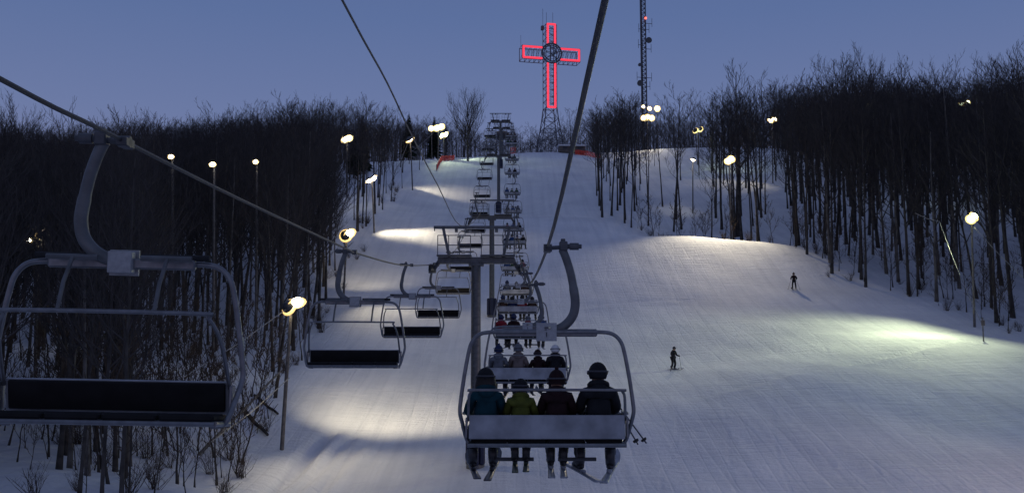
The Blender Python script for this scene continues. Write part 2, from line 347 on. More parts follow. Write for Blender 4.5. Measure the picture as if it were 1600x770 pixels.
# ------------------------------------------------------------ chairs
def chair_proto(loaded):
    """origin: the rope clamp; +Y is the way the riders face; hanger bulges to +X"""
    t = empty('lift_chair')
    g = MB()   # rope grip with spring case
    g.tube([(-.05, 0, 0), (.06, 0, 0)], .055, 10).box((.0, 0, -.01), (.10, .26, .09)).tube([(.05, 0, .0), (.20, 0, .01)], .028, 8)
    g.box((.215, 0, .02), (.11, .15, .13)).tube([(.26, 0, .02), (.31, 0, .02)], .035, 8).tube([(.30, 0, .02), (.42, 0, .02)], .05, 10).tube([(.42, 0, .02), (.46, 0, .02)], .03, 8)
    g.box((.21, 0, .095), (.06, .1, .05))
    g.build('grip', M['darksteel'], t)
    h = MB(); h.tube(smooth_path([(.20, 0, -.02), (.25, 0, -.14), (.31, 0, -.34), (.35, 0, -.56), (.37, 0, -.74), (.34, 0, -.90), (.25, 0, -1.02), (.13, 0, -1.09), (-.04, 0, -1.12)], 4), [.056] * 12 + [.063] * 21, 12)
    h.build('hanger_arm', M['galv'], t)
    zc = -1.13; xc = -.02
    p = MB(); p.box((xc, -.09, zc), (.27, .035, .24), bev=.06); p.box((xc, .0, zc), (.22, .14, .20), bev=.05)
    pl = p.build('hanger_plate', M['plate'], t)
    mk = MB(); mk.box((xc, -.111, zc + .055), (.055, .004, .018)).box((xc - .01, -.111, zc + .03), (.03, .004, .012)).box((xc, -.111, zc - .035), (.012, .004, .06))
    mk.build('plate_mark', M['mark'], pl)
    bo = MB(); bo.ball((xc + .04, -.112, zc + .055), .022, 8); bo.build('bolt', M['chrome'], pl)
    # bail: round tube loop
    b = MB(); L = []
    prof = [(0, 0), (.5, 0), (.78, -.005), (.90, -.04), (.985, -.13), (1.03, -.27), (1.09, -.6), (1.135, -.93), (1.14, -1.06), (1.11, -1.2), (1.06, -1.40), (1.0, -1.47), (.9, -1.48)]
    for s in (-1, 1):
        L = smooth_path([(xc + s * x, -.02 + (.16 if z < -1.1 else .0) * min(1, (-z - 1.1) / .3) - .05, zc + z) for x, z in prof], 4)
        b.tube(L, .027, 10)
    b.build('bail', M['tube'], t)
    tb = MB(); tb.box((xc, -.03, zc - .01), (1.35, .075, .10), bev=.2); tb.build('cross_beam', M['tube'], t)
    fm = MB()
    for s in (() if loaded else (-1, 1)): fm = MB(); fm.tube([(xc + s * .17, -.03, zc + .055), (xc + s * .80, -.03, zc + .055)], .028, 8); fm.build('beam_padding', M['foam'], t)
    # seat and back
    bk = MB(); rb = Matrix.Rotation(R(-10), 3, 'X'); bk.box((xc, -.10, zc - 1.24), (2.04, .035, .31), rb, .15)
    bk.build('seat_back', M['backplate'], t)
    cu = MB()
    cu.box((xc, -.066, zc - 1.235), (1.98, .035, .27), rb, .3)
    cu.build('back_cushion', M['vinyl'], t)
    se = MB()
    for i in range(4): se.box((xc + (i - 1.5) * .5, .17, zc - 1.40), (.485, .46, .07), Matrix.Rotation(R(5), 3, 'X'), .3)
    se.build('seat', M['vinyl'], t)
    fr = MB(); y0, z0 = -.09, zc - 1.475
    fr.tube([(xc - 1.04, y0, z0), (xc + 1.04, y0, z0)], .03, 8).tube([(xc - 1.0, .38, z0 + .04), (xc + 1.0, .38, z0 + .04)], .025, 8)
    for s in (-1, 1):
        fr.tube([(xc + s * 1.02, y0, z0), (xc + s * 1.0, .38, z0 + .04)], .025, 8)
        fr.box((xc + s * 1.055, -.04, zc - 1.25), (.03, .14, .26), bev=.2)
    for x in (-.5, 0, .5): fr.tube([(xc + x, y0, z0), (xc + x, .38, z0 + .04)], .018, 6)
    fr.build('seat_frame', M['tube'], t)
    rbm = MB()
    if loaded:
        # restraint swung down: yoke behind the heads, bar over the laps, footrests below
        rbm.tube(smooth_path([(xc - 1.03, -.05, zc - 1.15), (xc - 1.02, -.14, zc - .86), (xc - .98, -.16, zc - .78), (xc - .88, -.17, zc - .76), (xc + .88, -.17, zc - .76), (xc + .98, -.16, zc - .78), (xc + 1.02, -.14, zc - .86), (xc + 1.03, -.05, zc - 1.15)], 3), .019, 8)
        rbm.tube(smooth_path([(xc - 1.03, -.05, zc - 1.15), (xc - 1.03, .3, zc - 1.05), (xc - .96, .52, zc - 1.1), (xc + .96, .52, zc - 1.1), (xc + 1.03, .3, zc - 1.05), (xc + 1.03, -.05, zc - 1.15)], 3), .02, 8)
        o = rbm.build('restraint_bar', M['tube'], t)
        for x in (-.42, .43):
            f = MB(); f.tube([(xc + x, .52, zc - 1.1), (xc + x, .58, zc - 1.35), (xc + x, .52, zc - 1.69)], .02, 8)
            f.tube([(xc + x - .26, .50, zc - 1.70), (xc + x + .26, .50, zc - 1.70)], .026, 8); f.build('footrest', M['darksteel'], t)
    else:
        rbm.tube(smooth_path([(xc - 1.03, -.05, zc - 1.15), (xc - .99, .2, zc - .72), (xc - .90, .34, zc - .50), (xc - .80, .36, zc - .46), (xc + .80, .36, zc - .46), (xc + .90, .34, zc - .50), (xc + .99, .2, zc - .72), (xc + 1.03, -.05, zc - 1.15)], 3), .02, 8)
        o = rbm.build('restraint_bar', M['tube'], t)
        for x in (-.42, .43):
            f = MB(); f.tube([(xc + x, .36, zc - .46), (xc + x - .02, .30, zc - .2), (xc + x - .04, .16, zc + .03)], .02, 8)
            f.tube([(xc + x - .26, .15, zc + .035), (xc + x + .2, .15, zc + .035)], .026, 8); f.build('footrest', M['galv'], t)
    return t
ORD = ['', 'first', 'second', 'third', 'fourth', 'fifth', 'sixth', 'seventh', 'eighth', 'ninth', 'tenth', 'eleventh', 'twelfth', 'thirteenth', 'fourteenth', 'fifteenth', 'sixteenth']
pl_ = chair_proto(True); pe_ = chair_proto(False)
chairs_up = []; seat_frames = []
for k in range(1, 16):
    d = 14.0 * k; o = pl_ if k == 1 else copy_tree(pl_)
    p = rope_pt(1, d); o.location = p; o.rotation_euler = (0, R(rng.uniform(-.6, .6)) if k > 1 else 0, R(0 if k == 1 else rng.uniform(-1.5, 1.5)))
    lab = ('large nearest grey quad chair going uphill with its four riders seen from behind' if k == 1 else
           f'{ORD[k]} quad chair from the camera in the uphill line carrying skiers' if k < 15 else 'last uphill quad chair, by the top station beyond the crest')
    tag(o, lab, 'ski lift chair', 'quad chairs hanging from the lift rope'); chairs_up.append(o)
for k in range(0, 15):
    d = 9.75 + 14.0 * k; o = pe_ if k == 0 else copy_tree(pe_)
    p = rope_pt(-1, d); o.location = p
    o.rotation_euler = (R(-3), R(-1.1) if k == 0 else R(rng.uniform(-.8, .8)), R(180 + (3 if k == 0 else rng.uniform(-2, 2))))
    lab = ('very large empty chair close in front, its black seat facing the camera' if k == 0 else
           f'{ORD[k + 1]} empty quad chair from the camera in the downhill line' if k < 14 else 'farthest empty downhill chair, just leaving the top station')
    tag(o, lab, 'ski lift chair', 'quad chairs hanging from the lift rope')

# ------------------------------------------------------------ people
def skin_mesh(name, verts, edges, radii, m, sub=1):
    me = bpy.data.meshes.new(name); me.from_pydata(verts, edges, []); o = bpy.data.objects.new(name, me); C.objects.link(o)
    md = o.modifiers.new('s', 'SKIN'); md.use_smooth_shade = True
    if not me.skin_vertices: pass
    for i, r in enumerate(radii):
        v = me.skin_vertices[0].data[i]; v.radius = (r, r) if not hasattr(r, '__len__') else r; v.use_root = (i == 0)
    if sub: o.modifiers.new('u', 'SUBSURF').levels = sub
    dg = bpy.context.evaluated_depsgraph_get(); dg.update()
    nm = bpy.data.meshes.new_from_object(o.evaluated_get(dg)); nm.name = name; nm.materials.clear(); nm.materials.append(m)
    nm.polygons.foreach_set('use_smooth', [True] * len(nm.polygons))
    bpy.data.objects.remove(o); bpy.data.meshes.remove(me); return nm

def pose_seated(sp=.12, slump=0., feet=.0):
    J = dict(pel=(0, .06, .14), sp=(0, .03, .32), ch=(0, .03 + slump * .4, .48), nk=(0, .06 + slump, .62), hd=(0, .085 + slump, .71), tp=(0, .08 + slump, .82))
    for s, n in ((-1, 'L'), (1, 'R')):
        J.update({f'sh{n}': (s * .172, .03 + slump * .5, .525), f'el{n}': (s * .235, .14, .32), f'wr{n}': (s * .18, .38, .30), f'ha{n}': (s * .14, .45, .31),
                  f'hp{n}': (s * .10, .10, .10), f'kn{n}': (s * (sp + .02), .50, .10), f'an{n}': (s * (sp + feet), .50, -.32), f'to{n}': (s * (sp + feet), .66, -.37)})
    return J
def pose_standing(lean=.06):
    J = dict(pel=(0, 0, .90), sp=(0, .02, 1.08), ch=(0, lean, 1.26), nk=(0, lean + .05, 1.43), hd=(0, lean + .08, 1.53), tp=(0, lean + .08, 1.66))
    for s, n in ((-1, 'L'), (1, 'R')):
        J.update({f'sh{n}': (s * .19, lean, 1.34), f'el{n}': (s * .31, lean + .02, 1.10), f'wr{n}': (s * .27, lean + .26, 1.03), f'ha{n}': (s * .25, lean + .34, 1.03),
                  f'hp{n}': (s * .10, .0, .86), f'kn{n}': (s * .15, .09, .48), f'an{n}': (s * .17, -.02, .13), f'to{n}': (s * .17, .15, .06)})
    return J
RAD = dict(pel=.13, sp=.125, ch=.14, nk=.06, hd=.095, tp=.075, sh=.075, el=.047, wr=.033, ha=.04, hp=.095, kn=.065, an=.045, to=.04)
def rad(n, k=1., add=0.): return RAD[n.rstrip('LR') if n[-1] in 'LR' and n not in RAD else n] * k + add
def sub_skin(name, J, chain, m, add=0., over=None, sub=1):
    names = []; E = []
    for c in chain:
        for a in c:
            if a not in names: names.append(a)
        E += [(names.index(a), names.index(b)) for a, b in zip(c[:-1], c[1:])]
    return skin_mesh(name, [J[a] for a in names], E, [(over or {}).get(a, rad(a, 1, add)) for a in names], m, sub)
BODY = [['pel', 'sp', 'ch', 'nk', 'hd', 'tp']] + [['ch', 'sh' + n, 'el' + n, 'wr' + n, 'ha' + n] for n in 'LR'] + [['pel', 'hp' + n, 'kn' + n, 'an' + n, 'to' + n] for n in 'LR']
def person_meshes(J, key):
    D = {}
    D['body'] = sub_skin('body_' + key, J, BODY, M['skin'], 0, {a: rad(a, .7) for a in J if a not in ('hd', 'tp', 'nk')})
    mid = {}
    J2 = dict(J)
    for n in 'LR':
        e, w = Vector(J['el' + n]), Vector(J['wr' + n]); J2['wr' + n] = tuple(e.lerp(w, .98))
    J2['nk'] = tuple(Vector(J['ch']).lerp(Vector(J['nk']), .92))
    D['jacket'] = sub_skin('jacket_' + key, J2, [['sp', 'ch', 'nk'], ['sp', 'pel']] + [['ch', 'sh' + n, 'el' + n, 'wr' + n] for n in 'LR'], M['cloth_black'], .024,
                           dict(pel=.175, sp=.17, ch=.175, nk=.1, shL=.092, shR=.092))
    D['trousers'] = sub_skin('trousers_' + key, J, [['pel', 'hp' + n, 'kn' + n, 'an' + n] for n in 'LR'], M['cloth_black'], .022, dict(pel=.15, anL=.075, anR=.075))
    hd = Vector(J['hd']); tp = Vector(J['tp']); c = hd.lerp(tp, .45)
    b = MB()
    # head front: nose, eye sockets, ears, mouth as small raised forms
    b.ball(c + Vector((0, .105, -.03)), .017, 8, (.8, 1, 1.3))
    b.ball(c + Vector((0, .092, -.075)), .022, 8, (1.3, .5, .35))
    for s in (-1, 1): b.ball(c + Vector((s * .1, .0, -.02)), .026, 8, (.4, .8, 1.2))
    D['face'] = b.mesh('face_' + key, M['skin'])
    g = MB(); g.tube([c + Vector((math.sin(a) * .124, math.cos(a) * .136 - .008, .03)) for a in np.linspace(1.2, 5.08, 14)], .012, 5)
    g.tube(smooth_path([c + Vector((math.sin(a) * .112, math.cos(a) * .118, .012)) for a in np.linspace(-1.35, 1.35, 9)], 2), .027, 8)
    D['goggles'] = g.mesh('goggles_' + key, M['mark'])
    h = MB(); n = 14
    def dome(rx, ry, rz, cz, zmin):
        vs = []; fs = []; m = 7
        a0 = math.asin(max(-1, (zmin) / rz))
        for i in range(m + 1):
            a = a0 + (math.pi / 2 - a0) * i / m
            for k in range(n): vs.append(c + Vector((rx * math.cos(a) * math.cos(2 * math.pi * k / n), ry * math.cos(a) * math.sin(2 * math.pi * k / n) - .01, cz + rz * math.sin(a))))
        for i in range(m):
            for k in range(n): fs.append((i * n + k, i * n + (k + 1) % n, (i + 1) * n + (k + 1) % n, (i + 1) * n + k))
        fs.append(tuple(range(n))[::-1]); return vs, fs
    h.add(*dome(.118, .134, .138, .01, -.075)); D['helmet'] = h.mesh('helmet_' + key, M['cloth_black'])
    h = MB(); h.add(*dome(.118, .128, .150, .01, -.05)); h.tube([c + Vector((0, -.01, .15)), c + Vector((0, -.01, .19))], [.025, .03], 8)
    h.tube([c + Vector((math.cos(a) * .122, math.sin(a) * .132 - .01, -.035)) for a in np.linspace(0, 2 * math.pi, 17)], .018, 6)
    D['knit_hat'] = h.mesh('hat_' + key, M['cloth_black'])
    h = MB()
    for k in range(26):
        a = math.pi + math.pi * (k / 25) ; q = c + Vector((math.cos(a) * .10, math.sin(a) * .115, .0))
        h.tube([q, q + Vector((math.cos(a) * .02, -.02, -.09)), q + Vector((math.cos(a) * .03, -.01, -.20 - .03 * (k % 3)))], [.028, .026, .008], 5)
    D['hair'] = h.mesh('hair_' + key, M['hair'])
    # hood / collar roll
    nk = Vector(J['nk']); h = MB(); h.tube([nk + Vector((math.cos(a) * .1, math.sin(a) * .09 - .02, .0 - .03 * math.sin(a))) for a in np.linspace(0, 2 * math.pi, 15)], .042, 8)
    h.ball(nk + Vector((0, -.12, -.05)), .09, 10, (1.25, .6, .8)); D['hood'] = h.mesh('hood_' + key, M['cloth_black'])
    for n_, s in (('L', -1), ('R', 1)):
        w, ha = Vector(J['wr' + n_]), Vector(J['ha' + n_]); dr = (ha - w).normalized(); side = Vector((0, 0, 1)).cross(dr).normalized(); g = MB()
        g.tube([w - dr * .03, w + dr * .02, w + dr * .06, w + dr * .10], [.048, .045, .05, .042], 8)
        for i in range(4):
            q = w + dr * .09 + side * (i - 1.5) * .024; ln = (.05, .058, .054, .044)[i]
            g.tube([q, q + dr * ln * .6 + Vector((0, 0, -.005)), q + dr * ln * .8 + Vector((0, 0, -.035)), q + dr * ln * .5 + Vector((0, 0, -.06))], [.0145, .014, .013, .011], 6)
        q = w + dr * .04 - side * s * .045; g.tube([q, q - side * s * .02 + dr * .03 + Vector((0, 0, -.01)), q + dr * .06 + Vector((0, 0, -.03))], [.016, .015, .012], 6)
        D['glove' + n_] = g.mesh('glove_' + key, M['glove'])
    return D
def ski_mesh(m, name):
    b = MB(); n = 22; vs = []; fs = []
    for i in range(n + 1):
        t = i / n; y = -.78 + 1.62 * t
        z = .0 + (.9 * max(0, t - .84) ** 1.5 * 2.2) + .25 * max(0, .04 - t)
        w = .040 + .014 * abs(2 * t - 1) ** 2; w *= math.sqrt(max(.02, 1 - max(0, (t - .92) / .08) ** 2)); w *= min(1, .75 + t * 8)
        for s_, zz in ((-1, 0), (1, 0), (1, .014), (-1, .014)): vs.append((s_ * w, y, z + zz))
    for i in range(n):
        for k in range(4): fs.append((i * 4 + k, i * 4 + (k + 1) % 4, (i + 1) * 4 + (k + 1) % 4, (i + 1) * 4 + k))
    fs.append((3, 2, 1, 0)); fs.append(tuple(n * 4 + k for k in range(4))); b.add(vs, fs)
    b.box((0, -.13, .03), (.06, .10, .035)).box((0, .19, .03), (.06, .08, .035))
    return b.mesh(name, m)
SKI = {'dark': ski_mesh(M['ski'], 'ski_dark'), 'pale': ski_mesh(M['skiw'], 'ski_pale'), 'green': ski_mesh(M['skiy'], 'ski_green')}
def boot_mesh():
    b = MB()
    b.tube([(0, -.03, .27), (0, -.025, .16), (0, -.01, .07)], [.066, .064, .06], 10)
    b.box((0, .05, .055), (.095, .27, .085), bev=.35); b.cur = 1; b.box((0, .05, .012), (.08, .30, .024), bev=.2)
    for z in (.09, .15, .21): b.box((.0, .045 - z * .2, z), (.13, .03, .012))
    return b.mesh('ski_boot', M['boot'], M['sole'])
BOOT = boot_mesh()
CL = {}
def cloth(me, colr):
    k = (me.name, colr)
    if k not in CL: c = me.copy(); c.materials.clear(); c.materials.append(M['cloth_' + colr]); CL[k] = c
    return CL[k]
POSES = {}
for nm, J in (('sit_a', pose_seated(.12, .0, .02)), ('sit_b', pose_seated(.09, .04, .0)), ('sit_c', pose_seated(.17, .02, .03)), ('stand_a', pose_standing()), ('stand_b', pose_standing(.02))):
    POSES[nm] = (J, person_meshes(J, nm))
def L_(name, me, parent, loc=(0, 0, 0), rot=None):
    o = bpy.data.objects.new(name, me); C.objects.link(o); o.parent = parent; o.location = loc
    if rot: o.rotation_euler = rot
    return o
def person(pose, jacket, trousers, hat, hatcol, label, loc, rz=0., scale=1., ski='dark', skis=((8, -16), (8, -16)), simple=False, hair=False, group=None, snowboard=False):
    J, D = POSES[pose]; t = empty('person', loc, rz, label, 'person', group); t.scale = (scale,) * 3
    L_('body', D['body'], t); L_('jacket', cloth(D['jacket'], jacket), t); L_('trousers', cloth(D['trousers'], trousers), t)
    L_(hat, cloth(D[hat], hatcol), t)
    if not simple:
        L_('face', D['face'], t); L_('goggles', D['goggles'], t); L_('hood', cloth(D['hood'], jacket), t)
        L_('glove', D['gloveL'], t); L_('glove', D['gloveR'], t)
    if hair: L_('hair', D['hair'], t)
    for i, n in enumerate('LR'):
        a = Vector(J['an' + n]); yaw, pit = skis[i]; s = -1 if n == 'L' else 1
        rot = Matrix.Rotation(R(-s * yaw), 4, 'Z') @ Matrix.Rotation(R(pit), 4, 'X')
        e = rot.to_euler(); base = a + Vector((0, .02, -.13)) if pose.startswith('sit') else Vector((a.x, a.y, .02))
        b = L_('ski_boot', BOOT, t, base, e)
        L_('ski', SKI[ski], t, base + rot.to_3x3() @ Vector((0, 0, -.02)), e)
    return t
SEATZ = -1.13 - 1.37
def seat_loc(ch, x):
    m = Matrix.Rotation(ch.rotation_euler[2], 3, 'Z') @ Matrix.Rotation(ch.rotation_euler[1], 3, 'Y')
    return ch.location + m @ Vector((-.02 + x, .07, SEATZ))
POSN = {4: ['leftmost seat', 'inner left seat', 'inner right seat', 'rightmost seat'], 3: ['leftmost seat', 'middle', 'rightmost seat'], 2: ['left-hand seat', 'right-hand seat']}
G1 = 'skiers riding up on the chairs'
c1 = chairs_up[0]
person('sit_a', 'teal', 'black', 'helmet', 'black', 'rider in a teal jacket with dark hair, far left on the nearest loaded chair', seat_loc(c1, -.80), R(6), 1.0, 'dark', ((1, 5), (11, 7)), hair=True, group=G1)
person('sit_b', 'yellow', 'black', 'helmet', 'black', 'small child in a yellow-green jacket on the nearest loaded chair', seat_loc(c1, -.34), 0, .84, 'green', ((0, 6), (1, 5)), group=G1)
person('sit_b', 'maroon', 'black', 'knit_hat', 'maroon', 'rider in a dark maroon jacket beside the child in yellow-green', seat_loc(c1, .14), R(-2), .96, 'pale', ((1, 6), (0, 6)), group=G1)
person('sit_c', 'black', 'black', 'helmet', 'black', 'broad rider all in black at the right end of the nearest loaded chair', seat_loc(c1, .70), R(2), 1.08, 'pale', ((13, 5), (14, 6)), group=G1)
# ski poles held by the rider in black
for i, (a, b) in enumerate(((px(968, 645, 14.35), px(997, 694, 14.1)), (px(973, 642, 14.45), px(1010, 692, 14.2)))):
    pb = MB(); a, b = Vector(a), Vector(b); dr = (b - a).normalized(); pb.tube([a - dr * .45, b], .010, 6)
    pb.tube([a - dr * .58, a - dr * .45], .018, 8)
    o = empty('ski_pole', (0, 0, 0), 0, ('shorter left-hand' if i == 0 else 'longer right-hand') + ' dark ski pole sticking out beside the rider in black', 'ski pole')
    pb.build('shaft', M['ski'], o); bk = MB(); c_ = b - dr * .06
    u_ = dr.orthogonal().normalized(); w_ = dr.cross(u_)
    bk.tube([c_ + dr * -.01, c_ + dr * .012], [.045, .038], 10); bk.build('basket', M['glove'], o)
c2 = chairs_up[1]
for x, jk, hat, hc, lb, scl in ((-.78, 'grey', 'knit_hat', 'navy', 'rider in a grey jacket and dark hat, leftmost on the second chair', .98), (-.25, 'plaid', 'knit_hat', 'grey', 'rider in a checked brownish jacket and striped hat on the second chair', 1.02),
                               (.28, 'maroon', 'helmet', 'maroon', 'smaller rider in dark red on the second chair', .86), (.74, 'black', 'helmet', 'white', 'rider in black with a pale helmet, rightmost on the second chair', 1.0)):
    person('sit_a', jk, 'black', hat, hc, lb, seat_loc(c2, x), R(rng.uniform(-6, 6)), scl, rng.choice(['dark', 'pale']), ((rng.uniform(-5, 12), 4), (rng.uniform(-5, 12), 7)), group=G1)
NR = [0, 0, 0, 4, 4, 3, 3, 4, 3, 3, 3, 2, 2, 3, 3, 2]
CN = ['black', 'navy', 'grey', 'brown', 'maroon', 'blue', 'green', 'red']
CW = dict(black='black', navy='navy', grey='grey', brown='brown', maroon='dark red', blue='blue', green='dark green', red='red', teal='teal')
for k in range(3, 16):
    ch = chairs_up[k - 1]; n = NR[k]; off = {4: (-.78, -.26, .26, .78), 3: (-.66, -.02, .62), 2: (-.42, .42)}[n]
    for i, x in enumerate(off):
        jk = rng.choice(CN)
        person(rng.choice(['sit_a', 'sit_b', 'sit_c']), jk, 'black', rng.choice(['helmet', 'knit_hat']), rng.choice(['black', 'navy', 'grey', 'black']),
               f'rider in {CW[jk]} in the {POSN[n][i]} of the {ORD[k]} uphill chair', seat_loc(ch, x + rng.uniform(-.05, .05)), R(rng.uniform(-8, 8)), rng.uniform(.9, 1.05),
               rng.choice(['dark', 'pale', 'dark']), ((rng.uniform(-5, 12), 5), (rng.uniform(-5, 12), 5)), simple=k > 5, group=G1)

# ------------------------------------------------------------ lift towers
def lift_tower(d, hgt_top, label, beam=True, pads=True, catwalk=True):
    X = LX(XC0, d); rz_ = interp(HR, d); rpz = ax(X, d, rz_)
    base = on(rpz.x, rpz.y); t = empty('lift_tower', base, 0, label, 'lift tower', 'lift towers along the line')
    H = rpz.z - base.z - .05                         # rope height above ground
    zb = H + .25
    p = MB(); p.tube([(0, 0, -.6), (0, 0, zb * .5), (0, 0, zb - .12)], [.245, .225, .2], 16); p.tube([(0, 0, -.3), (0, 0, .12)], .42, 12); p.build('pole', M['galv'], t)
    ca = MB(); ca.box((0, 0, zb), (3.55, .34, .30), bev=.1); ca.box((0, 0, zb - .2), (.7, .4, .12)); ca.build('crossarm', M['galv'], t)
    g = 3.93 / 2
    if beam:
        up = MB(); zu = zb + hgt_top; up.box((0, 0, zu), (3.95, .13, .13))
        for s in (-1, 1):
            up.box((s * 1.38, 0, (zb + zu) / 2), (.13, .13, hgt_top * 1.02), Matrix.Rotation(R(s * 12), 3, 'Y'))
            up.box((s * .93, 0, zu - .15), (.14, .1, .16))
            up.box((s * 1.94, 0, zu - .09), (.05, .08, .16))
        up.build('lifting_frame', M['galv'], t)
    if catwalk:
        cw = MB()
        for s in (-1, 1):
            for z in (.0, .5, 1.0):
                cw.tube([(s * .25, -.55, zb + .2 + z * .9), (s * 1.75, -.55, zb + .2 + z * .9)], .02, 6)
            for x in (.25, .75, 1.25, 1.75): cw.tube([(s * x, -.55, zb + .15), (s * x, -.55, zb + 1.1)], .02, 6)
            cw.box((s * 1.0, -.35, zb + .18), (1.6, .5, .04))
        cw.build('catwalk', M['galv'], t)
    ld = MB()
    for s in (-1, 1): ld.tube([(s * .2, -.33, 1.5), (s * .2, -.33, zb)], .016, 5)
    for i in range(int((zb - 1.6) / .32)): ld.tube([(-.2, -.33, 1.6 + i * .32), (.2, -.33, 1.6 + i * .32)], .012, 5)
    ld.build('ladder', M['galv'], t)
    for s in (-1, 1):
        q = rope_pt(s, d) - base; a = rope_pt(s, d - 1.9) - base; b = rope_pt(s, d + 1.9) - base
        dr = (b - a).normalized(); fr = MB(); x0 = Vector((q.x, 0, q.z - .32))
        fr.box(x0, (.09, 3.4, .12), Matrix.Rotation(math.asin(dr.z), 3, 'X'))
        fr.tube([(q.x, 0, q.z - .32), (s * 1.7, 0, zb)], .09, 8)
        fr.box((q.x - s * .16, 0, q.z + .05), (.04, 3.0, .1), Matrix.Rotation(math.asin(dr.z), 3, 'X'))
        for i in range(4): fr.box(x0 + dr * ((i - 1.5) * .86) + Vector((0, 0, .10)), (.13, .55, .08), Matrix.Rotation(math.asin(dr.z), 3, 'X'))
        f = fr.build('sheave_assembly', M['darksteel'], t)
        for i in range(8):
            c = x0 + dr * ((i - 3.5) * .44) + Vector((0, 0, .13))
            w = MB(); w.tube([c + Vector((-.05, 0, 0)), c + Vector((.05, 0, 0))], .185, 14); w.build('sheave', M['foam'], f)
    if pads:
        for s in (-1, 1):
            pd = MB(); pd.box((s * .30, -.1, .85), (.26, .62, 1.5), bev=.3); pd.build('crash_pad', M['pad'], t)
        pd = MB(); pd.box((0, -.47, .85), (.34, .18, 1.5), bev=.3)
        pd.build('crash_pad', M['pad'], t)
    return t, base, zb
T1, b1, z1 = lift_tower(48, 1.55, 'nearest lift tower, thick grey pole with wide crossarm and top beam')
T2, b2, z2 = lift_tower(93, 1.55, 'second lift tower, slimmer pole with padded foot')
T3, b3, z3 = lift_tower(154, 1.5, 'third lift tower, below the crest of the hill')
T4, b4, z4 = lift_tower(190, 1.5, 'fourth lift tower standing out against the sky at the crest')
T5, b5, z5 = lift_tower(216, 1.2, 'last short lift tower beyond the crest', pads=False)
# communication line along the tower tops
cl = [ax(-2.27, -10, 5.3), ax(-2.27, 0, 4.4), ax(-2.27, 13.9, 3.29), ax(-2.27, 18.9, 2.97), ax(-2.27, 23.8, 2.49), ax(-2.28, 32, 1.87)]
for (bb, zz) in ((b1, z1), (b2, z2), (b3, z3), (b4, z4), (b5, z5)):
    q = bb + Vector((-.75 if zz is z1 else -.6, 0, zz + (1.63 if zz != z5 else 1.27)))
    if len(cl) > 6: m_ = (cl[-1] + q) / 2 - Vector((0, 0, .7)); cl.append(m_)
    cl.append(q)
o = MB(); o.tube(smooth_path(cl, 4), .017, 6); tag(o.build('signal_cable', M['rope']), 'thin dark cable strung between the tops of the lift towers', 'cable')
# top station: return wheel on a frame
st = empty('top_station', on(endc.x, endc.y), 0, 'dark top station of the lift with its big return wheel beyond the crest', 'lift station')
hz_ = endc.z - st.location.z
w = MB(); w.tube([endc + Vector((math.cos(a) * 2.0, math.sin(a) * 2.0, -.02)) - st.location for a in np.linspace(0, 2 * math.pi, 33)], .07, 8)
for i in range(6):
    a = i * math.pi / 3; w.bar((0, 0, hz_), (2.0 * math.cos(a), 2.0 * math.sin(a), hz_), .05)
w.build('bullwheel', M['darksteel'], st)
w = MB(); w.box((0, 0, hz_ + .6), (2.4, 6.0, .5)).tube([(0, 0, hz_), (0, 0, hz_ + .5)], .25, 10); w.build('drive_housing', M['hut'], st)
w = MB()
for y in (-2.4, 2.4): w.tube([(0, y, -.3), (0, y, hz_ + .4)], .28, 10)
w.build('mast', M['galv'], st)

# ------------------------------------------------------------ skiers on the snow
def skier(x, y, hpx, pose, jk, tr, hat, hc, label, rz, ski='dark'):
    p = hit(x, y); _, _, d = pix(p); scl = hpx / FPX * d / 1.74
    t = person(pose, jk, tr, hat, hc, label, p + Vector((0, 0, .02)), rz, scl, ski, ((4, 0), (4, 0)))
    for s in (-1, 1):
        J = POSES[pose][0]; ha = Vector(J['haL' if s < 0 else 'haR']); m = Matrix.Rotation(rz, 3, 'Z')
        q0 = p + m @ (ha * scl); q1 = p + m @ (Vector((s * .62, .25, 0)) * scl); q1.z = gz(q1.x, q1.y) + .02
        pb = MB(); dr = (q1 - q0).normalized(); pb.tube([q0 - dr * .08, q1], .010, 6).tube([q0 - dr * .14, q0 + dr * .02], .018, 8).tube([q1 - dr * .07, q1 - dr * .05], [.04, .045], 8)
        tag(pb.build('ski_pole', M['ski']), f"{'left' if s < 0 else 'right'} ski pole planted by the {label.split(',')[0]}", 'ski pole')
    return t
skier(1052, 578, 36, 'stand_a', 'black', 'black', 'helmet', 'black', 'skier dressed in black, standing alone in the middle of the open run', R(-140))
skier(1241, 452, 26, 'stand_b', 'maroon', 'black', 'knit_hat', 'brown', 'skier in a dark red jacket, close to the forest edge', R(160))
skier(1122, 254, 13, 'stand_a', 'black', 'black', 'helmet', 'black', 'tiny distant dark skier, high on the run behind the trees', R(100))

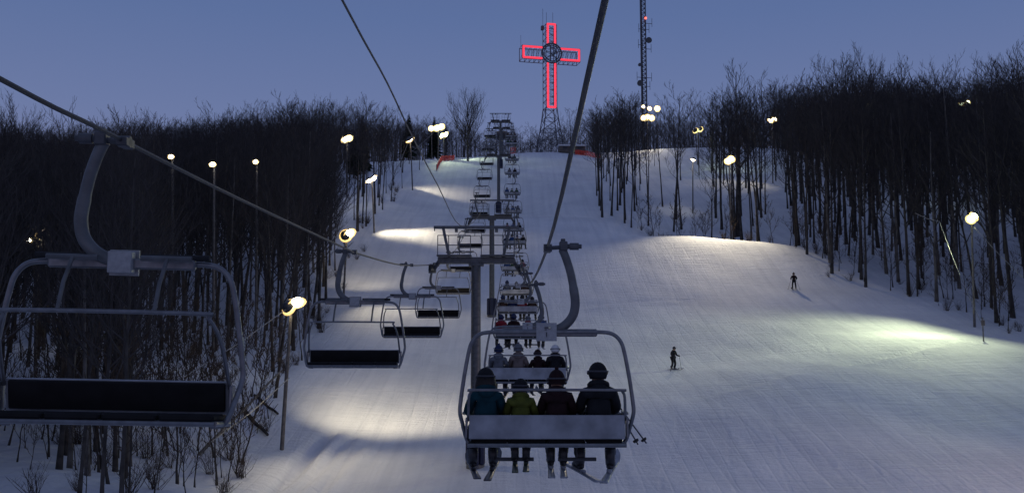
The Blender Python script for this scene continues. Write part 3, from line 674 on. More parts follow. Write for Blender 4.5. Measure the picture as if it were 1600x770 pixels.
# ------------------------------------------------------------ floodlights
WARM = (1.0, .86, .60); GRN = (.84, 1.0, .66); WHT = (1.0, .95, .82)
def flood(head, base, label, targets, colr=WARM, power=900, heads=1, hr=.26, guys=(), estr=14, spread=.62, group='floodlights on poles beside the runs', wood=True, angle=70, blend=1.0, arm=.4):
    head = Vector(head); base = Vector(base); t = empty('floodlight_pole', base, 0, label, 'floodlight', group)
    hl = head - base; p = MB(); top = Vector((0, 0, hl.z + .5))
    p.tube([(0, 0, -.6), Vector((0, 0, hl.z * .5)) + Vector((hl.x, hl.y, 0)) * .4, (hl.x * .85, hl.y * .85, hl.z + .25)], [.105, .09, .07], 10); p.build('pole', M['wood'] if wood else M['galv'], t)
    a_ = MB(); w_ = (heads - 1) * spread / 2 + .2
    a_.box((hl.x, hl.y + .12, hl.z + .02), (2 * w_, .07, .07)); a_.build('lamp_arm', M['darksteel'], t)
    for i in range(heads):
        tg = Vector(targets[i % len(targets)]); c = hl + Vector(((i - (heads - 1) / 2) * spread, -.15, .12 * ((i % 2) * 2 - 1) * (heads > 1)))
        dr = (tg - base - c).normalized(); m = dr.to_track_quat('Z', 'Y').to_matrix()
        hb = MB(); hb.add([m @ Vector((x, y, z)) + c for (x, y, z) in [(math.cos(a) * r, math.sin(a) * r, zz) for r, zz in ((.35 * hr, -.75 * hr), (1.05 * hr, -.3 * hr), (1.15 * hr, .0)) for a in np.linspace(0, 2 * math.pi, 13)[:-1]]],
                       [(j * 12 + k, j * 12 + (k + 1) % 12, (j + 1) * 12 + (k + 1) % 12, (j + 1) * 12 + k) for j in range(2) for k in range(12)] + [tuple(range(12))])
        hd = hb.build('lamp_housing', M['darksteel'], t)
        ln = MB(); ln.ball((0, 0, 0), hr, 12, (1, 1, .8)); ln.v = [tuple(m @ Vector(v) + c + dr * hr * .1) for v in ln.v]
        ln.build('lamp_glass', lampmat(colr, estr), hd)
        halo = MB(); halo.add([m @ Vector((math.cos(a) * r, math.sin(a) * r, zz)) + c for r, zz in ((.6 * hr, .05 * hr), (1.5 * hr, .32 * hr), (1.52 * hr, .36 * hr), (.62 * hr, .12 * hr)) for a in np.linspace(0, 2 * math.pi, 17)[:-1]],
                          [(j * 16 + k, j * 16 + (k + 1) % 16, (j + 1) % 4 * 16 + (k + 1) % 16, (j + 1) % 4 * 16 + k) for j in range(4) for k in range(16)])
        halo.build('lamp_halo_glow', M['halo_glow'], hd)  # added glowing ring that imitates the yellow halo round the lamp glass
        if power:
            sl = bpy.data.lights.new('floodlight_beam', 'SPOT'); sl.energy = power if not hasattr(power, '__len__') else power[i]; sl.color = colr; sl.spot_size = R(angle); sl.spot_blend = blend; sl.shadow_soft_size = .25
            so_ = bpy.data.objects.new('floodlight_beam', sl); C.objects.link(so_); so_.location = base + c + dr * (hr * 2.4); so_.rotation_euler = (tg - base - c).to_track_quat('-Z', 'Y').to_euler()
    for (a, b) in guys:
        gm = MB(); a = Vector(a) - base; b = Vector(b) - base; mid = (a + b) / 2 - Vector((0, 0, .02 * (a - b).length)); gm.tube([a, mid, b], .022, 5); gm.build('guy_wire', M['wire'], t)
    return t
HEADS = []
def fbase(hx, hy, bx, by, d):     # lamp at depth d over the ground seen at the foot of the pole
    h = px(hx, hy, d); b = px(bx, by, d); HEADS.append(h); return h, on(b.x, b.y)
h, b = fbase(458, 475, 440, 690, 51)
flood(h, b, 'nearest floodlight pole, at the left edge of the run', [hit(700, 622), hit(540, 760)], WARM, (5200, 1300), 2, .30, [(h, px(285, 590, 46)), (px(452, 590, 51), px(330, 690, 44))], spread=.42, angle=92)
h, b = fbase(543, 366, 536, 478, 96)
flood(h, b, 'floodlight pole beside the run above the second empty chair', [hit(600, 420), hit(640, 500)], WARM, 2200, 2, .42, [], spread=.35, angle=80)
h, b = fbase(580, 280, 585, 372, 124)
flood(h, b, 'floodlight pole on the left edge by the bright roll of snow', [hit(625, 366), hit(690, 370)], WARM, 3800, 2, .38, [(h, px(570, 345, 128))], spread=.5, angle=62)
h, b = fbase(640, 218, 645, 295, 156)
flood(h, b, 'floodlight pole with two guy wires near the upper left edge', [hit(690, 300)], WARM, 2600, 1, .5, [(h, px(608, 290, 150))], angle=70)
for i, (x, y, d, bx, by, tg, lb) in enumerate(((686, 199, 196, 684, 256, (720, 262), 'tallest floodlight of the cluster at the left of the crest'), (693, 211, 201, 694, 250, (760, 250), 'right-hand floodlight of the cluster at the left of the crest'),
                                      (674, 201, 207, 675, 250, (690, 262), 'small floodlight at the back of the cluster left of the crest'))):
    h, b = fbase(x, y, bx, by, d); flood(h, b, lb, [hit(*tg)], GRN if i < 2 else WHT, 1500 if i < 2 else 0, 2 if i < 2 else 1, (.5, .45, .42)[i], [(h, px(640, 240, 190))] if i == 0 else [], spread=.8)
# through the left wood
for (x, y, d, by, pw, tg, lb) in ((542, 217, 150, 330, 500, None, 'double floodlight glowing deep in the left wood, nearest the run'), (400, 253, 76, 540, 0, None, 'small floodlight inside the dark middle of the left wood'), (333, 257, 70, 560, 300, None, 'small pinkish floodlight inside the left wood'),
                                  (268, 245, 74, 545, 0, None, 'faintest tiny floodlight inside the left wood'), (55, 372, 62, 600, 2200, (150, 480), 'floodlight beyond the trees at the far left, above the large empty chair')):
    h, b = fbase(x, y, x, by, d); tf = b + Vector((4, -10, 0)); tg = [tf, hit(*tg)] if tg else [tf]
    flood(h, b, lb, tg, WHT, (0, pw) if len(tg) > 1 else pw, 2 if x in (542, 55) else 1, .16 if x != 542 else .4, estr=25)
# right side
h, b = fbase(1519, 340, 1522, 500, 84)
flood(h, b, 'big greenish floodlight among the trees at the right edge of the run', [hit(1390, 570), hit(1300, 520)], (.90, 1.0, .60), (9000, 8000), 2, .29,
      [(px(1522, 355, 84), px(1600, 435, 80)), (px(1430, 333, 90), px(1468, 346, 84)), (px(1468, 346, 84), px(1500, 430, 80)), (px(1500, 430, 80), px(1535, 508, 77))], spread=.3, angle=92)
h, b = fbase(1140, 250, 1142, 370, 125)
flood(h, b, 'star-bright floodlight between the trees above the snow hump', [hit(1130, 388), hit(1080, 412)], WARM, 7500, 2, .34, [(h, px(1200, 300, 134))], spread=.4, angle=84)
h, b = fbase(1083, 249, 1083, 355, 150); flood(h, b, 'small pale floodlight low among the trees left of the star-bright one', [hit(1060, 330)], WHT, 250, 1, .33)
h, b = fbase(1090, 203, 1092, 260, 185); flood(h, b, 'paired floodlights on the upper run above the small pale one', [hit(1150, 262)], GRN, 800, 2, .38, spread=.9)
h, b = fbase(1207, 187, 1207, 270, 180); flood(h, b, 'high floodlight in front of the trees on the upper right slope', [hit(1150, 290)], WARM, 1100, 2, .42, spread=.7)
h, b = fbase(1507, 161, 1507, 300, 165); flood(h, b, 'small high floodlight within the crowns at the far right', [b + Vector((-8, -10, 0))], GRN, 500, 2, .33, spread=1.0)
for i, (x, y, d, r, pw, lb) in enumerate(((1012, 184, 232, .5, 1500, 'widest lamp pair low at the foot of the radio mast'), (1027, 170, 236, .5, 1500, 'brightest single lamp right of the radio mast'), (1015, 170, 240, .38, 0, 'middle lamp beside the radio mast'), (1005, 167, 244, .3, 0, 'small upper lamp left of the radio mast'))):
    h, b = fbase(x, y, x, 235, d); flood(h, b, lb, [h + Vector((-6, -25, -14))], (WARM, WHT, WHT, WHT)[i], pw * 2, 3 if i == 0 else 1, r, spread=.9, group='floodlights at the foot of the mast')
# lamp below the view, at the right foot of the run
b = on(38, 34); flood(b + Vector((0, 0, 8)), b, 'floodlight pole low on the right side of the run', [hit(1500, 765)], (1, .72, .6), 6500, 1, .3, angle=60)

# ------------------------------------------------------------ the cross on the summit
def cross():
    d = 262; c0 = px(859, 87, d); b = on(c0.x, c0.y); t = empty('lit_cross', b, R(13), 'tall steel lattice cross outlined in glowing red tubes on the summit', 'cross')
    u = d / FPX; zc = c0.z - b.z
    zt, zb_ = zc + 47 * u, zc - 85 * u; hw = 8.6 * u; al = 46.5 * u; ah = 10.5 * u; dp = 1.5
    st_ = MB(); r = .09
    def lat(x0, x1, z0, z1, n, vert):
        for y in (-dp, dp):
            for x in (x0, x1): st_.bar((x, y, z0), (x, y, z1), r, 5)
            for z in (z0, z1): st_.bar((x0, y, z), (x1, y, z), r, 5)
            for i in range(n):
                f0, f1 = i / n, (i + 1) / n
                if vert:
                    a, b_ = z0 + (z1 - z0) * f0, z0 + (z1 - z0) * f1
                    st_.bar((x0, y, a), (x1, y, b_), r * .6, 4).bar((x1, y, a), (x0, y, b_), r * .6, 4).bar((x0, y, a), (x1, y, a), r * .6, 4)
                else:
                    a, b_ = x0 + (x1 - x0) * f0, x0 + (x1 - x0) * f1
                    st_.bar((a, y, z0), (b_, y, z1), r * .6, 4).bar((b_, y, z0), (b_, y, z1), r * .6, 4)
        n2 = n if vert else n
        for i in range(n2 + 1):
            f = i / n2
            for q in (0, 1):
                if vert: st_.bar(((x0, x1)[q], -dp, z0 + (z1 - z0) * f), ((x0, x1)[q], dp, z0 + (z1 - z0) * f), r * .6, 4)
                else: st_.bar((x0 + (x1 - x0) * f, -dp, (z0, z1)[q]), (x0 + (x1 - x0) * f, dp, (z0, z1)[q]), r * .6, 4)
    lat(-hw, hw, zb_, zt, 12, True); lat(-al, -hw, zc - ah, zc + ah, 5, False); lat(hw, al, zc - ah, zc + ah, 5, False)
    st_.build('lattice_frame', M['lattice'], t)
    lg = MB(); w0, w1 = hw, 3.6
    n = 5; zz = [zb_ * (1 - (i / n)) for i in range(n + 1)]
    def wd(z): f = 1 - z / zb_; return w0 + (w1 - w0) * f ** 1.2
    def dd(z): f = 1 - z / zb_; return dp + (3.2 - dp) * f ** 1.2
    for i in range(n):
        a, b_ = zz[i], zz[i + 1]
        for s in (-1, 1):
            for q in (-1, 1): lg.bar((s * wd(a), q * dd(a), a), (s * wd(b_), q * dd(b_), b_ - .3 * (i == n - 1)), .13, 5)
            lg.bar((-wd(a), s * dd(a), a), (wd(b_), s * dd(b_), b_), .07, 4).bar((wd(a), s * dd(a), a), (-wd(b_), s * dd(b_), b_), .07, 4).bar((-wd(b_), s * dd(b_), b_), (wd(b_), s * dd(b_), b_), .07, 4)
            lg.bar((s * wd(a), -dd(a), a), (s * wd(b_), dd(b_), b_), .07, 4).bar((s * wd(b_), -dd(b_), b_), (s * wd(b_), dd(b_), b_), .07, 4)
    lg.build('splayed_legs', M['lattice'], t)
    y = -dp - .18; nr = .27; rr = 15.5 * u
    def neon(path):
        m = MB()
        for a, b_ in zip(path[:-1], path[1:]): m.bar(a, b_, nr, 8)
        for a in path: m.ball(a, nr, 8)
        m.build('neon_outline', M['neon'], t)
    i_ = .45
    neon([(-hw + i_, y, zc + rr), (-hw + i_, y, zt), (hw - i_, y, zt), (hw - i_, y, zc + rr)])
    neon([(-hw + i_, y, zc - rr * 1.02), (-hw + i_, y, zb_), (hw - i_, y, zb_), (hw - i_, y, zc - rr * 1.02)])
    neon([(-rr * 1.02, y, zc + ah - .3), (-al + .3, y, zc + ah - .3), (-al + .3, y, zc - ah + .3), (-rr * 1.02, y, zc - ah + .3)])
    neon([(rr * 1.02, y, zc + ah - .3), (al - .3, y, zc + ah - .3), (al - .3, y, zc - ah + .3), (rr * 1.02, y, zc - ah + .3)])
    rg = MB(); y2 = y - .3
    for R_, w_ in ((rr, .2), (rr * .8, .12)): rg.tube([(math.cos(a) * R_, y2, zc + math.sin(a) * R_) for a in np.linspace(0, 2 * math.pi, 33)], w_, 6)
    # the monogram inside the ring: an upright with a bow and a crossing
    rg.bar((-.35, y2, zc - rr * .75), (-.35, y2, zc + rr * .75), .15).bar((-rr * .55, y2, zc - rr * .5), (rr * .6, y2, zc + rr * .1), .12).bar((rr * .6, y2, zc - rr * .55), (-.35, y2, zc + .0), .12)
    rg.tube([(-.35, y2, zc + rr * .62), (.5, y2, zc + rr * .6), (1.0, y2, zc + rr * .38), (.95, y2, zc + rr * .15), (.4, y2, zc + .0), (-.35, y2, zc)], .14, 6)
    for i in range(12):
        a = i * math.pi / 6; rg.bar((math.cos(a) * rr * .8, y2, zc + math.sin(a) * rr * .8), (math.cos(a) * rr, y2, zc + math.sin(a) * rr), .07, 4)
    rg.build('centre_ring', M['lattice'], t)
    an = MB()
    for x, q in ((-hw, 5.0), (-.9 * hw, 3.), (hw * .9, 4.2)): an.bar((x, dp if q > 4 else -dp, zt), (x, dp if q > 4 else -dp, zt + q), .05, 4)
    an.box((-hw - .5, 0, zt - .6), (.7, .9, 1.1)).bar((-al, 0, zc + ah), (-al, 0, zc + ah + 3), .04, 4)
    an.build('antenna', M['lattice'], t)
cross()
def mast():
    d = 300; c0 = px(1007, 230, d); b = on(c0.x, c0.y); t = empty('radio_mast', b, R(12), 'tall slender lattice radio mast with dishes rising out of the picture', 'radio mast')
    H = px(1007, -60, d).z - b.z; u = d / FPX; w = 4.6 * u; m = MB()
    L = [(w * math.cos(a), w * math.sin(a)) for a in (R(90), R(210), R(330))]
    for x, y in L: m.bar((x, y, -.5), (x, y, H), .20, 5)
    n = 46
    for i in range(n):
        for k in range(3):
            a, c = L[k], L[(k + 1) % 3]; z0, z1_ = H * i / n, H * (i + 1) / n
            m.bar((*a, z0), (*c, z1_), .09, 4).bar((*a, z1_), (*c, z1_), .08, 4)
    m.build('lattice_mast', M['lattice'], t)
    zz = lambda y: px(1007, y, d).z - b.z
    for (sx_, y, r) in ((1, 58, .9), (-1, 129, .9), (-1, 99, .5)):
        q = MB(); c = Vector((sx_ * (w + .6), -w, zz(y))); q.tube([c, c + Vector((0, -.5, 0))], [r * .9, r], 14); q.bar(c, (0, 0, zz(y)), .08, 4); q.build('dish', M['darksteel'], t)
    for (x0, x1, y) in ((-8, 9, 40), (2, 14, 30), (-12, 12, 119), (4, 12, 72), (-9, -2, 66), (3, 9, 133)):
        q = MB(); q.bar((x0 * u, -w, zz(y)), (x1 * u, -w, zz(y)), .09, 4)
        for x in (x0, x1): q.bar((x * u, -w, zz(y) - 1.0), (x * u, -w, zz(y) + 1.6), .07, 4)
        q.build('antenna', M['lattice'], t)
    q = MB(); q.ball((.6, -w - .3, zz(22)), .36, 8); q.build('warning_light', M['beacon'], t)
mast()

# ------------------------------------------------------------ snow fences, hut, post
def fence(pts_px, label, hgt=.95):
    P = [Vector(p) for p in pts_px]; t = empty('snow_fence', P[0], 0, label, 'fence', 'orange safety fences at the crest'); o0 = P[0]
    nt_ = MB()
    for a, b_ in zip(P[:-1], P[1:]):
        n = max(3, int((b_ - a).length / .35))
        for i in range(n + 1):
            q = a.lerp(b_, i / n); q.z = gz(q.x, q.y); nt_.box(q - o0 + Vector((0, 0, hgt / 2 + .05 + .05 * math.sin(i))), (.05, .05, hgt), bev=.1)
        for z in np.linspace(.12, hgt, 8):
            path = []
            for i in range(n + 1): q = a.lerp(b_, i / n); path.append(Vector((q.x, q.y, gz(q.x, q.y) + z + .05 * math.sin(i))) - o0)
            nt_.tube(path, .05, 4)
    nt_.build('net', M['orange'], t, smooth=False)
    for a in P:
        q = MB(); z = gz(a.x, a.y); q.tube([Vector((a.x, a.y, z - .3)) - o0, Vector((a.x, a.y, z + hgt + .25)) - o0], .05, 6); q.build('post', M['wood'], t)
fence([px(682, 268, 180), px(690, 256, 192), px(710, 250, 199)], 'orange snow fence left of the crest below the lamp cluster')
fence([px(797, 239, 207), px(806, 239, 210)], 'short bit of orange fence beside the lift at the crest', 1.3)
fence([px(898, 242, 205), px(915, 241, 206), px(938, 240, 204)], 'long orange snow fence right of the crest, beside the low hut')
def hut():
    p = px(893, 241, 209); b = on(p.x, p.y); t = empty('low_hut', b, R(4), 'low flat-roofed dark hut with a snowy roof on the crest', 'hut')
    q = MB(); q.box((0, 0, .45), (5.2, 3, 1.2), bev=.03); q.build('wall', M['hut'], t)
    q = MB(); q.box((0, 0, 1.2), (5.8, 3.6, .26), bev=.2); q.build('roof', M['snow'], t)
    for x in (-1.5, 0, 1.5): q = MB(); q.box((x, -1.52, .7), (.9, .06, .5), bev=.05); q.build('window', M['mark'], t)
hut()
p = hit(1537, 534); t = empty('marker_post', p, 0, 'short thin brown marker post at the right forest edge', 'post')
q = MB(); q.tube([(0, 0, -.3), (0, 0, .9), (.02, 0, 1.75)], [.05, .05, .045], 8); q.build('post', M['wood'], t); q = MB(); q.box((0, -.06, 1.35), (.26, .04, .4)); q.build('sign_board', M['hut'], t)

# ------------------------------------------------------------ trees
def tree_arrays(seed, H=16., lod=0, r0=.15, crown0=.42, fan=1.0, nl=19):
    """returns (trunk V,F), (crown V,F) as numpy arrays"""
    r = random.Random(seed); out_ = []
    class T:
        def __init__(s): s.V = []; s.F = []
        def tube(s, P, Rr, n):
            o = len(s.V)
            d = (P[-1] - P[0]).normalized(); u_ = d.orthogonal().normalized(); w_ = d.cross(u_)
            for p, q in zip(P, Rr):
                for k in range(n):
                    a = 2 * math.pi * k / n; s.V.append(p + (u_ * math.cos(a) + w_ * math.sin(a)) * q)
            for i in range(len(P) - 1):
                for k in range(n): s.F.append((o + i * n + k, o + i * n + (k + 1) % n, o + (i + 1) * n + (k + 1) % n, o + (i + 1) * n + k))
    tr, cr = T(), T()
    n = 10; P = []; x = y = 0; lx, ly = r.uniform(-.03, .03), r.uniform(-.03, .03)
    for i in range(n + 1):
        z = H * .93 * i / n - (.4 if i == 0 else 0); P.append(Vector((x, y, z))); x += H / n * lx + r.uniform(-.06, .06) * (i > 0); y += H / n * ly + r.uniform(-.06, .06) * (i > 0)
    RR = [r0 * (1 - .9 * (i / n)) + .012 + (.05 if i == 0 else 0) for i in range(n + 1)]
    tr.tube(P, RR, 7 if lod == 0 else 4)
    def at(t): f = t * n; i = min(int(f), n - 1); return P[i].lerp(P[i + 1], f - i), RR[i] * (1 - (f - i)) + RR[i + 1] * (f - i)
    tw = .010 if lod == 0 else .018
    def branch(p, d, L, rad_, lvl):
        ns = (4, 3, 2)[lvl] if lod == 0 else (3, 2, 1)[lvl]; pts_ = [p]; q = p.copy(); dd = d.copy()
        for i in range(ns):
            dd = (dd + Vector((r.uniform(-.22, .22), r.uniform(-.22, .22), .16 + r.uniform(-.1, .14)))).normalized(); q = q + dd * (L / ns); pts_.append(q.copy())
        cr.tube(pts_, [max(tw * .6, rad_ * (1 - .8 * i / ns)) for i in range(ns + 1)], (5, 3, 3)[lvl] if lod == 0 else 3)
        if lvl < 2:
            m = (7, 5)[lvl] if lod == 0 else (5, 3)[lvl]
            for j in range(m):
                f = .2 + .8 * (j + r.random()) / m; f = min(f, .99) * ns; i = int(f); b_ = pts_[i].lerp(pts_[i + 1], f - i)
                t_ = (pts_[i + 1] - pts_[i]).normalized(); s_ = t_.orthogonal().normalized(); s_.rotate(Matrix.Rotation(r.uniform(0, 6.28), 3, t_))
                d2 = (t_ * .9 + s_ * r.uniform(.5, .95) + Vector((0, 0, .25))).normalized()
                branch(b_, d2, L * r.uniform(.38, .6) * (1 - .35 * f / ns), max(tw, rad_ * .45), lvl + 1)
    m = nl if lod == 0 else int(nl * .62)
    for j in range(m):
        t = crown0 + (.985 - crown0) * (j + r.random() * .8) / m; p, rr = at(t); a = j * 2.4 + r.uniform(-.4, .4)
        el_ = R(r.uniform(28, 62)) ; d = Vector((math.cos(a) * math.cos(el_), math.sin(a) * math.cos(el_), math.sin(el_)))
        L = H * (.10 + .30 * (1 - t) ** .8 + .05 * r.random()) * fan
        branch(p, d, L, max(.012, rr * .55), 0)
    # a few dead stubs low on the trunk
    for j in range(4 if lod == 0 else 0):
        p, rr = at(r.uniform(.15, crown0)); a = r.uniform(0, 6.28); d = Vector((math.cos(a), math.sin(a), r.uniform(-.1, .6))).normalized(); branch(p, d, r.uniform(.5, 1.8), .02, 1)
    A = lambda T_: (np.array([tuple(v) for v in T_.V], np.float32), np.array(T_.F, np.int32))
    return A(tr), A(cr)
NV = 9
VAR = [tree_arrays(100 + i, 16, 0, r0=rng.uniform(.075, .15), crown0=rng.uniform(.28, .5), fan=rng.uniform(.8, 1.15), nl=23) for i in range(NV)]
LOD = [tree_arrays(300 + i, 16, 1, r0=rng.uniform(.08, .14), crown0=rng.uniform(.36, .52), fan=rng.uniform(.8, 1.1)) for i in range(6)]
TM = []
for i, ((tv, tf), (cv, cf)) in enumerate(VAR):
    TM.append((np_mesh(f'trunk_{i}', tv, tf, M['birch'] if i % 4 == 3 else M['bark']), np_mesh(f'crown_{i}', cv, cf, M['twig'])))
EL = ([33, 43, 58, 96, 120, 156, 195, 232], [-10.8, -11.9, -13.0, -16.4, -17.0, -16.0, -14.0, -13.0])
ER = ([40, 70, 79, 86, 93, 97, 102, 112, 114, 118, 132, 138, 160, 205, 232], [46, 41, 39.6, 38.8, 37.2, 34.6, 32, 31, 29, 26, 16, 12.0, 12.6, 16.5, 17])
def wood_ok(x, y):
    if y < 31 or y > 234: return None
    if x < np.interp(y, *EL) - .3:
        if -75 < x < -34 and 97 < y < 104: return None       # the lit run behind the left wood
        return 'L' if x > -125 else None
    if x > np.interp(y, *ER) + .3 and x < 135:
        if 139 < y < 230:                                    # the second run, behind the belt
            l = np.interp(y, [139, 160, 205, 230], [21, 21, 24, 25]); r = np.interp(y, [139, 150, 185, 215, 230], [34, 42, 47, 56, 58])
            if l < x < r: return 'R' if rng.random() < (.8 if y < 154 else .035) else None
        return 'R'
    return None
cells = {}; T_all = []
def try_tree(x, y, mind):
    k = (int(x // 3), int(y // 3))
    for i in (-1, 0, 1):
        for j in (-1, 0, 1):
            for q in cells.get((k[0] + i, k[1] + j), ()):
                if (q[0] - x) ** 2 + (q[1] - y) ** 2 < mind * mind: return False
    cells.setdefault(k, []).append((x, y)); return True
for _ in range(2500):
    y = rng.uniform(31, 62); x = rng.uniform(-45, -10)
    if wood_ok(x, y) and try_tree(x, y, 1.4): T_all.append((x, y, 'L'))
for _ in range(30000):
    x, y = rng.uniform(-125, 135), rng.uniform(31, 234); w_ = wood_ok(x, y)
    if not w_: continue
    q = pix((x, y, 0.)); 
    if abs(q[0] - 800) > 1180 * (1 if y > 60 else 1.0): continue
    if try_tree(x, y, (1.4 if y < 62 else 1.95 if y < 130 else 2.9) if w_ == 'L' else 2.5): T_all.append((x, y, w_))
# a few trees that mark the edges
for (x, y, d) in ((1150, 362, 134), (985, 349, 133), (960, 338, 136), (1078, 363, 131), (1240, 404, 112), (1285, 440, 103), (1372, 455, 97), (1445, 463, 93), (20, 745, 39)):
    pass
Zt = gzs([(t[0], t[1]) for t in T_all]); TR_ = []
SKX = [-300, 0, 60, 130, 200, 300, 330, 380, 450, 520, 580, 620, 640, 700, 930, 960, 1000, 1060, 1100, 1140, 1200, 1260, 1300, 1380, 1420, 1460, 1500, 1540, 1560, 1600, 1900]
SKY = [190, 178, 200, 200, 188, 168, 172, 142, 148, 142, 150, 165, 195, 200, 160, 138, 142, 136, 148, 128, 116, 108, 104, 78, 98, 118, 100, 112, 90, 78, 70]
for (x, y, s), z in zip(T_all, Zt):
    hgt = rng.uniform(13.5, 17.5) if s == 'L' else rng.uniform(15, 20.5)
    if s == 'L' and y > 150: hgt = rng.uniform(10, 14.5)
    if s == 'R' and y > 150: hgt *= .78
    if s == 'R' and x > 36 and y < 120: hgt *= 1.08
    q = pix((x, y, z)); sy = float(np.interp(q[0], SKX, SKY)) + rng.choice((rng.uniform(0, 30), rng.uniform(10, 80), rng.uniform(20, 80))) - (rng.uniform(4, 24) if rng.random() < .15 and q[2] < 140 else 0) + 9 * math.sin(q[0] / 31) * math.sin(q[0] / 13 + 1)
    if s == 'R': hgt = max(hgt, rng.uniform(17, 24) * (.8 if y > 150 else 1))
    hgt = min(hgt, max(7.5, ((385 - sy) / FPX * q[2] * 1.0 - (385 - q[1]) / FPX * q[2]) / .97))
    TR_.append((q[2], x, y, z, hgt, s, q[0]))
TR_.sort(key=lambda t: t[0])
def clear_view(t):
    d, x, y, z, hgt = t[:5]
    for h in HEADS:
        if y > h.y + 1: continue
        f = y / h.y; lx, lz = h.x * f, h.z * f
        if abs(x - lx) < .35 + 1.0 * y / 60 * (y < 60) + 1.0 * (y >= 60) and z + hgt * .3 < lz < z + hgt + .3: return False
        if abs(x - h.x) < 2 and abs(y - h.y) < 2.5: return False
        if abs(x - lx) < .35 and z < lz < z + hgt: return False
    return True
TR_ = [t for t in TR_ if clear_view(t)]
near = [t for t in TR_ if -60 < t[6] < 1660][:290]; ns_ = set((t[1], t[2]) for t in near); rest = [t for t in TR_ if (t[1], t[2]) not in ns_]
print('trees', len(TR_), near[-1][0], len(rest))
LB = {'L': ('bare dark tree in the dense wood left of the ski run', 'bare trees of the left wood'), 'R': ('bare dark tree in the wood right of the ski run', 'bare trees of the right wood')}
for t in near:
    d, x, y, z, hgt, s, _ = t; v = rng.randrange(NV)
    e = empty('bare_tree', (x, y, z), rng.uniform(0, 6.28), LB[s][0], 'tree', LB[s][1]); k = hgt / 16; e.scale = (k * rng.uniform(.9, 1.1),) * 2 + (k,)
    e.rotation_euler = (R(rng.gauss(0, 2.6)), R(rng.gauss(0, 2.8)), e.rotation_euler[2])
    L_('trunk', TM[v][0], e); L_('crown', TM[v][1], e)
def mass(name, items, label, lods, mats):
    V = []; F_ = []; MI = []; o_ = 0
    for (x, y, z, hgt, wsc) in items:
        (tv, tf), (cv, cf) = lods[rng.randrange(len(lods))]; a = rng.uniform(0, 6.28); k = hgt / 16; c_, s_ = math.cos(a), math.sin(a)
        lean = rng.uniform(-.04, .04)
        for (v, f, m) in ((tv, tf, 0), (cv, cf, 1)):
            q = v * np.array([k * wsc, k * wsc, k]); w = np.c_[q[:, 0] * c_ - q[:, 1] * s_ + x + q[:, 2] * lean, q[:, 0] * s_ + q[:, 1] * c_ + y, q[:, 2] + z]
            V.append(w); F_.append(f + o_); MI.append(np.full(len(f), m)); o_ += len(v)
    me = np_mesh(name, np.concatenate(V), np.concatenate(F_), *mats, mi=np.concatenate(MI)); o = bpy.data.objects.new(name, me); C.objects.link(o)
    return tag(o, label, 'woodland', None, 'stuff')
mass('background_wood', [(t[1], t[2], t[3], t[4], 1.15) for t in rest], 'dark mass of leafless wood farther up both sides of the runs', LOD, (M['bark'], M['twig']))
far = []
for _ in range(5000):
    x, y = rng.uniform(-150, 150), rng.uniform(236, 320)
    if abs(x) < 9 and y < 262: continue
    q = pix((x, y, 48))
    if not -400 < q[0] < 2000: continue
    if 1.5 < x < 12 and y < 268: continue
    if not try_tree(x, y, 2.6): continue
    far.append((x, y, rng.uniform(8.5, 12.5) if x < 60 else rng.uniform(10, 14)))
Zf = gzs([(t[0], t[1]) for t in far])
mass('far_wood', [(x, y, z, h_, 1.35) for (x, y, h_), z in zip(far, Zf)], 'thin line of leafless far wood on the skyline beyond the crest', LOD, (M['bark'], M['twig']))
# single trees that stand out
def lone(x, by, d, hpx, seed, label, name='bare_tree', fan=1.3, crown0=.22, nl=26, r0=.2, m='bark'):
    p = px(x, by, d); b = on(p.x, p.y); H = hpx / FPX * d; (tv, tf), (cv, cf) = tree_arrays(seed, 16, 0, r0, crown0, fan, nl)
    e = empty(name, b, rng.uniform(0, 6), label, 'tree'); e.scale = (H / 16,) * 3
    L_('trunk', np_mesh('trunk', tv, tf, M[m]), e); L_('crown', np_mesh('crown', cv, cf, M['twig']), e)
lone(731, 257, 196, 100, 901, 'broad round-crowned bare tree standing alone left of the lift at the crest', fan=1.75, crown0=.2, nl=34, r0=.26)
lone(1152, 362, 136, 285, 903, 'tallest slender tree rising above the wood between the two right runs', fan=.7, crown0=.35, nl=22)
lone(1112, 262, 190, 128, 904, 'narrow pointed bare tree beside the tallest slender one', fan=.35, crown0=.2, nl=30, r0=.16)
def fir(x, by, d, hpx, label):
    p = px(x, by, d); b = on(p.x, p.y); H = hpx / FPX * d; e = empty('fir_tree', b, 0, label, 'tree', 'dark firs on the skyline')
    t_ = MB(); t_.tube([(0, 0, -.3), (0, 0, H)], [.14, .02], 7); t_.build('trunk', M['bark'], e)
    cr = MB(); r = random.Random(int(x))
    for i in range(380):
        f = r.random() ** .75; z = H * (.12 + .88 * f); L = H * .25 * (1 - f) + .12; a = r.uniform(0, 6.28); q = Vector((math.cos(a), math.sin(a), -.35)).normalized()
        p0 = Vector((0, 0, z)); p1 = p0 + q * L * r.uniform(.6, 1.05); s_ = q.cross(Vector((0, 0, 1))).normalized() * L * .22
        cr.add([p0, p0.lerp(p1, .55) + s_, p1, p0.lerp(p1, .55) - s_, p0.lerp(p1, .5) + Vector((0, 0, -.16 * L))], [(0, 1, 4), (1, 2, 4), (2, 3, 4), (3, 0, 4), (0, 1, 2, 3)])
    cr.build('crown', M['fir'], e, smooth=False)
fir(678, 250, 218, 70, 'small pointed dark fir behind the lamp cluster')
fir(638, 265, 205, 78, 'dark fir on the skyline above the upper left edge lamp')
fir(566, 300, 178, 84, 'broad dark fir standing in the left wood against the sky')
fir(552, 300, 172, 74, 'second fir just left of the broad dark one')

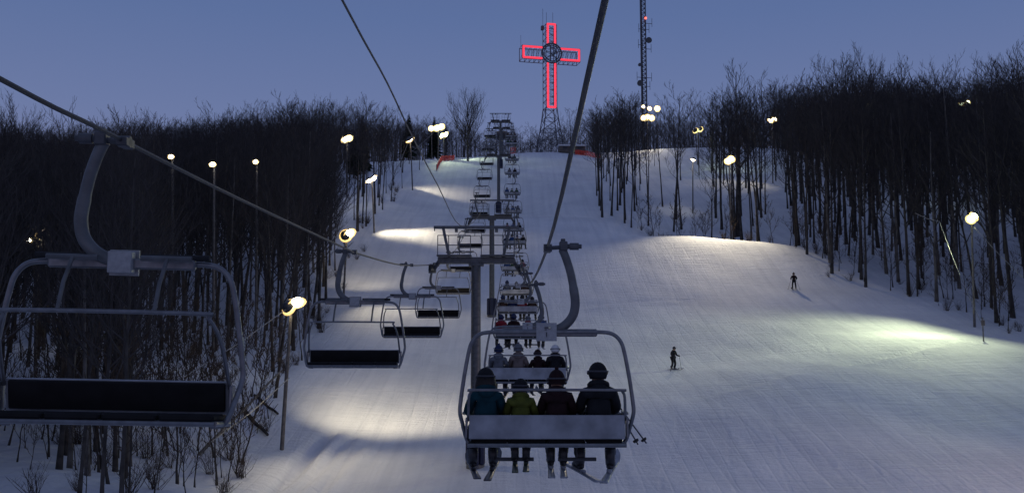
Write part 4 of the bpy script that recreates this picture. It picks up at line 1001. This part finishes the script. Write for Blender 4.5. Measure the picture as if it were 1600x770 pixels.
# undergrowth along the edges
def shrub_mesh(seed):
    r = random.Random(seed); b = MB()
    for i in range(26):
        a = r.uniform(0, 6.28); el_ = R(r.uniform(38, 86)); L = r.uniform(.7, 1.9); d = Vector((math.cos(a) * math.cos(el_), math.sin(a) * math.cos(el_), math.sin(el_)))
        p = Vector((r.uniform(-.2, .2), r.uniform(-.2, .2), -.1)); q = p + d * L * .5 + Vector((0, 0, .05)); e = q + (d + Vector((r.uniform(-.3, .3), r.uniform(-.3, .3), .1))) * L * .5
        b.tube([p, q, e], [.014, .010, .004], 4, False)
        for j in range(4):
            s = p.lerp(e, r.uniform(.35, .9)); b.tube([s, s + Vector((r.uniform(-.3, .3), r.uniform(-.3, .3), r.uniform(.1, .4)))], [.006, .003], 3, False)
    return b.mesh('shrub', M['brush'])
SH = [shrub_mesh(s) for s in range(5)]
bush = []
for _ in range(48):
    y = rng.uniform(34, 75); x = np.interp(y, *EL) - rng.uniform(-.6, 9) ** 1 if rng.random() < .8 else np.interp(y, *EL) - rng.uniform(0, 25)
    if -30 < pix((x, y, -8))[0] < 1600: bush.append((x, y, 'L'))
for _ in range(30):
    y = rng.uniform(75, 160); x = np.interp(y, *EL) - rng.uniform(-.4, 3); bush.append((x, y, 'L'))
for _ in range(42):
    y = rng.uniform(74, 136); x = np.interp(y, *ER) + rng.uniform(-.6, 4); bush.append((x, y, 'R'))
Zb = gzs([(b_[0], b_[1]) for b_ in bush])
for (x, y, s), z in zip(bush, Zb):
    o = bpy.data.objects.new('shrub', SH[rng.randrange(5)]); C.objects.link(o); o.location = (x, y, z); o.rotation_euler = (0, 0, rng.uniform(0, 6)); k = rng.uniform(.3, .95); o.scale = (k * 1.1, k * 1.1, k)
    tag(o, 'leafless brown shrub in the snow at the foot of the ' + ('left' if s == 'L' else 'right') + ' wood', 'shrub', 'shrubs at the foot of the ' + ('left' if s == 'L' else 'right') + ' wood')
SAP = [tree_arrays(700 + i, 6, 1, r0=.035, crown0=.2, fan=.9, nl=16) for i in range(4)]
SM = [(np_mesh('sapling_stem', a[0], a[1], M['bark']), np_mesh('sapling_twigs', b_[0], b_[1], M['brush'])) for a, b_ in SAP]
sp_ = []
for _ in range(150):
    y = rng.uniform(34, 72); sp_.append((np.interp(y, *EL) - abs(rng.gauss(0, 9)), y, 'left'))
for _ in range(70):
    y = rng.uniform(76, 136); sp_.append((np.interp(y, *ER) + abs(rng.gauss(0, 4)), y, 'right'))
for (x, y, s), z in zip(sp_, gzs([(q[0], q[1]) for q in sp_])):
    e = empty('sapling', (x, y, z), rng.uniform(0, 6), f'thin leafless sapling at the edge of the {s} wood', 'sapling', f'saplings along the {s} wood'); k = rng.uniform(.35, 1.1)
    e.scale = (k, k, k); e.rotation_euler = (R(rng.gauss(0, 6)), R(rng.gauss(0, 6)), e.rotation_euler[2]); v = rng.randrange(4); L_('stem', SM[v][0], e); L_('crown', SM[v][1], e)
# fallen and leaning trunks by the nearest floodlight pole
_a = hit(310, 712)
for (a, b_, r, lb) in ((_a, px(438, 584, 57), .085, 'long pale leaning trunk propped towards the nearest floodlight pole'), (hit(378, 640), hit(418, 684), .12, 'short dark fallen log near the nearest floodlight pole'),
                       (hit(398, 618), hit(434, 652), .10, 'dark broken trunk just left of the nearest floodlight pole')):
    a, b_ = Vector(a), Vector(b_) + Vector((0, 0, .12)); q = MB(); P = [a.lerp(b_, f) + Vector((0, 0, .04 * math.sin(f * 9))) for f in np.linspace(0, 1, 8)]; ga = gz(P[0].x, P[0].y)
    q.tube(P, [r * (1 - .4 * f) for f in np.linspace(0, 1, 8)], 8)
    for f in (.4, .6, .8): p0 = a.lerp(b_, f); q.tube([p0, p0 + Vector((.25, .1, .35))], [.03, .012], 5)
    tag(q.build('fallen_trunk', M['wood'] if r < .09 else M['bark']), lb, 'log')
print('done')
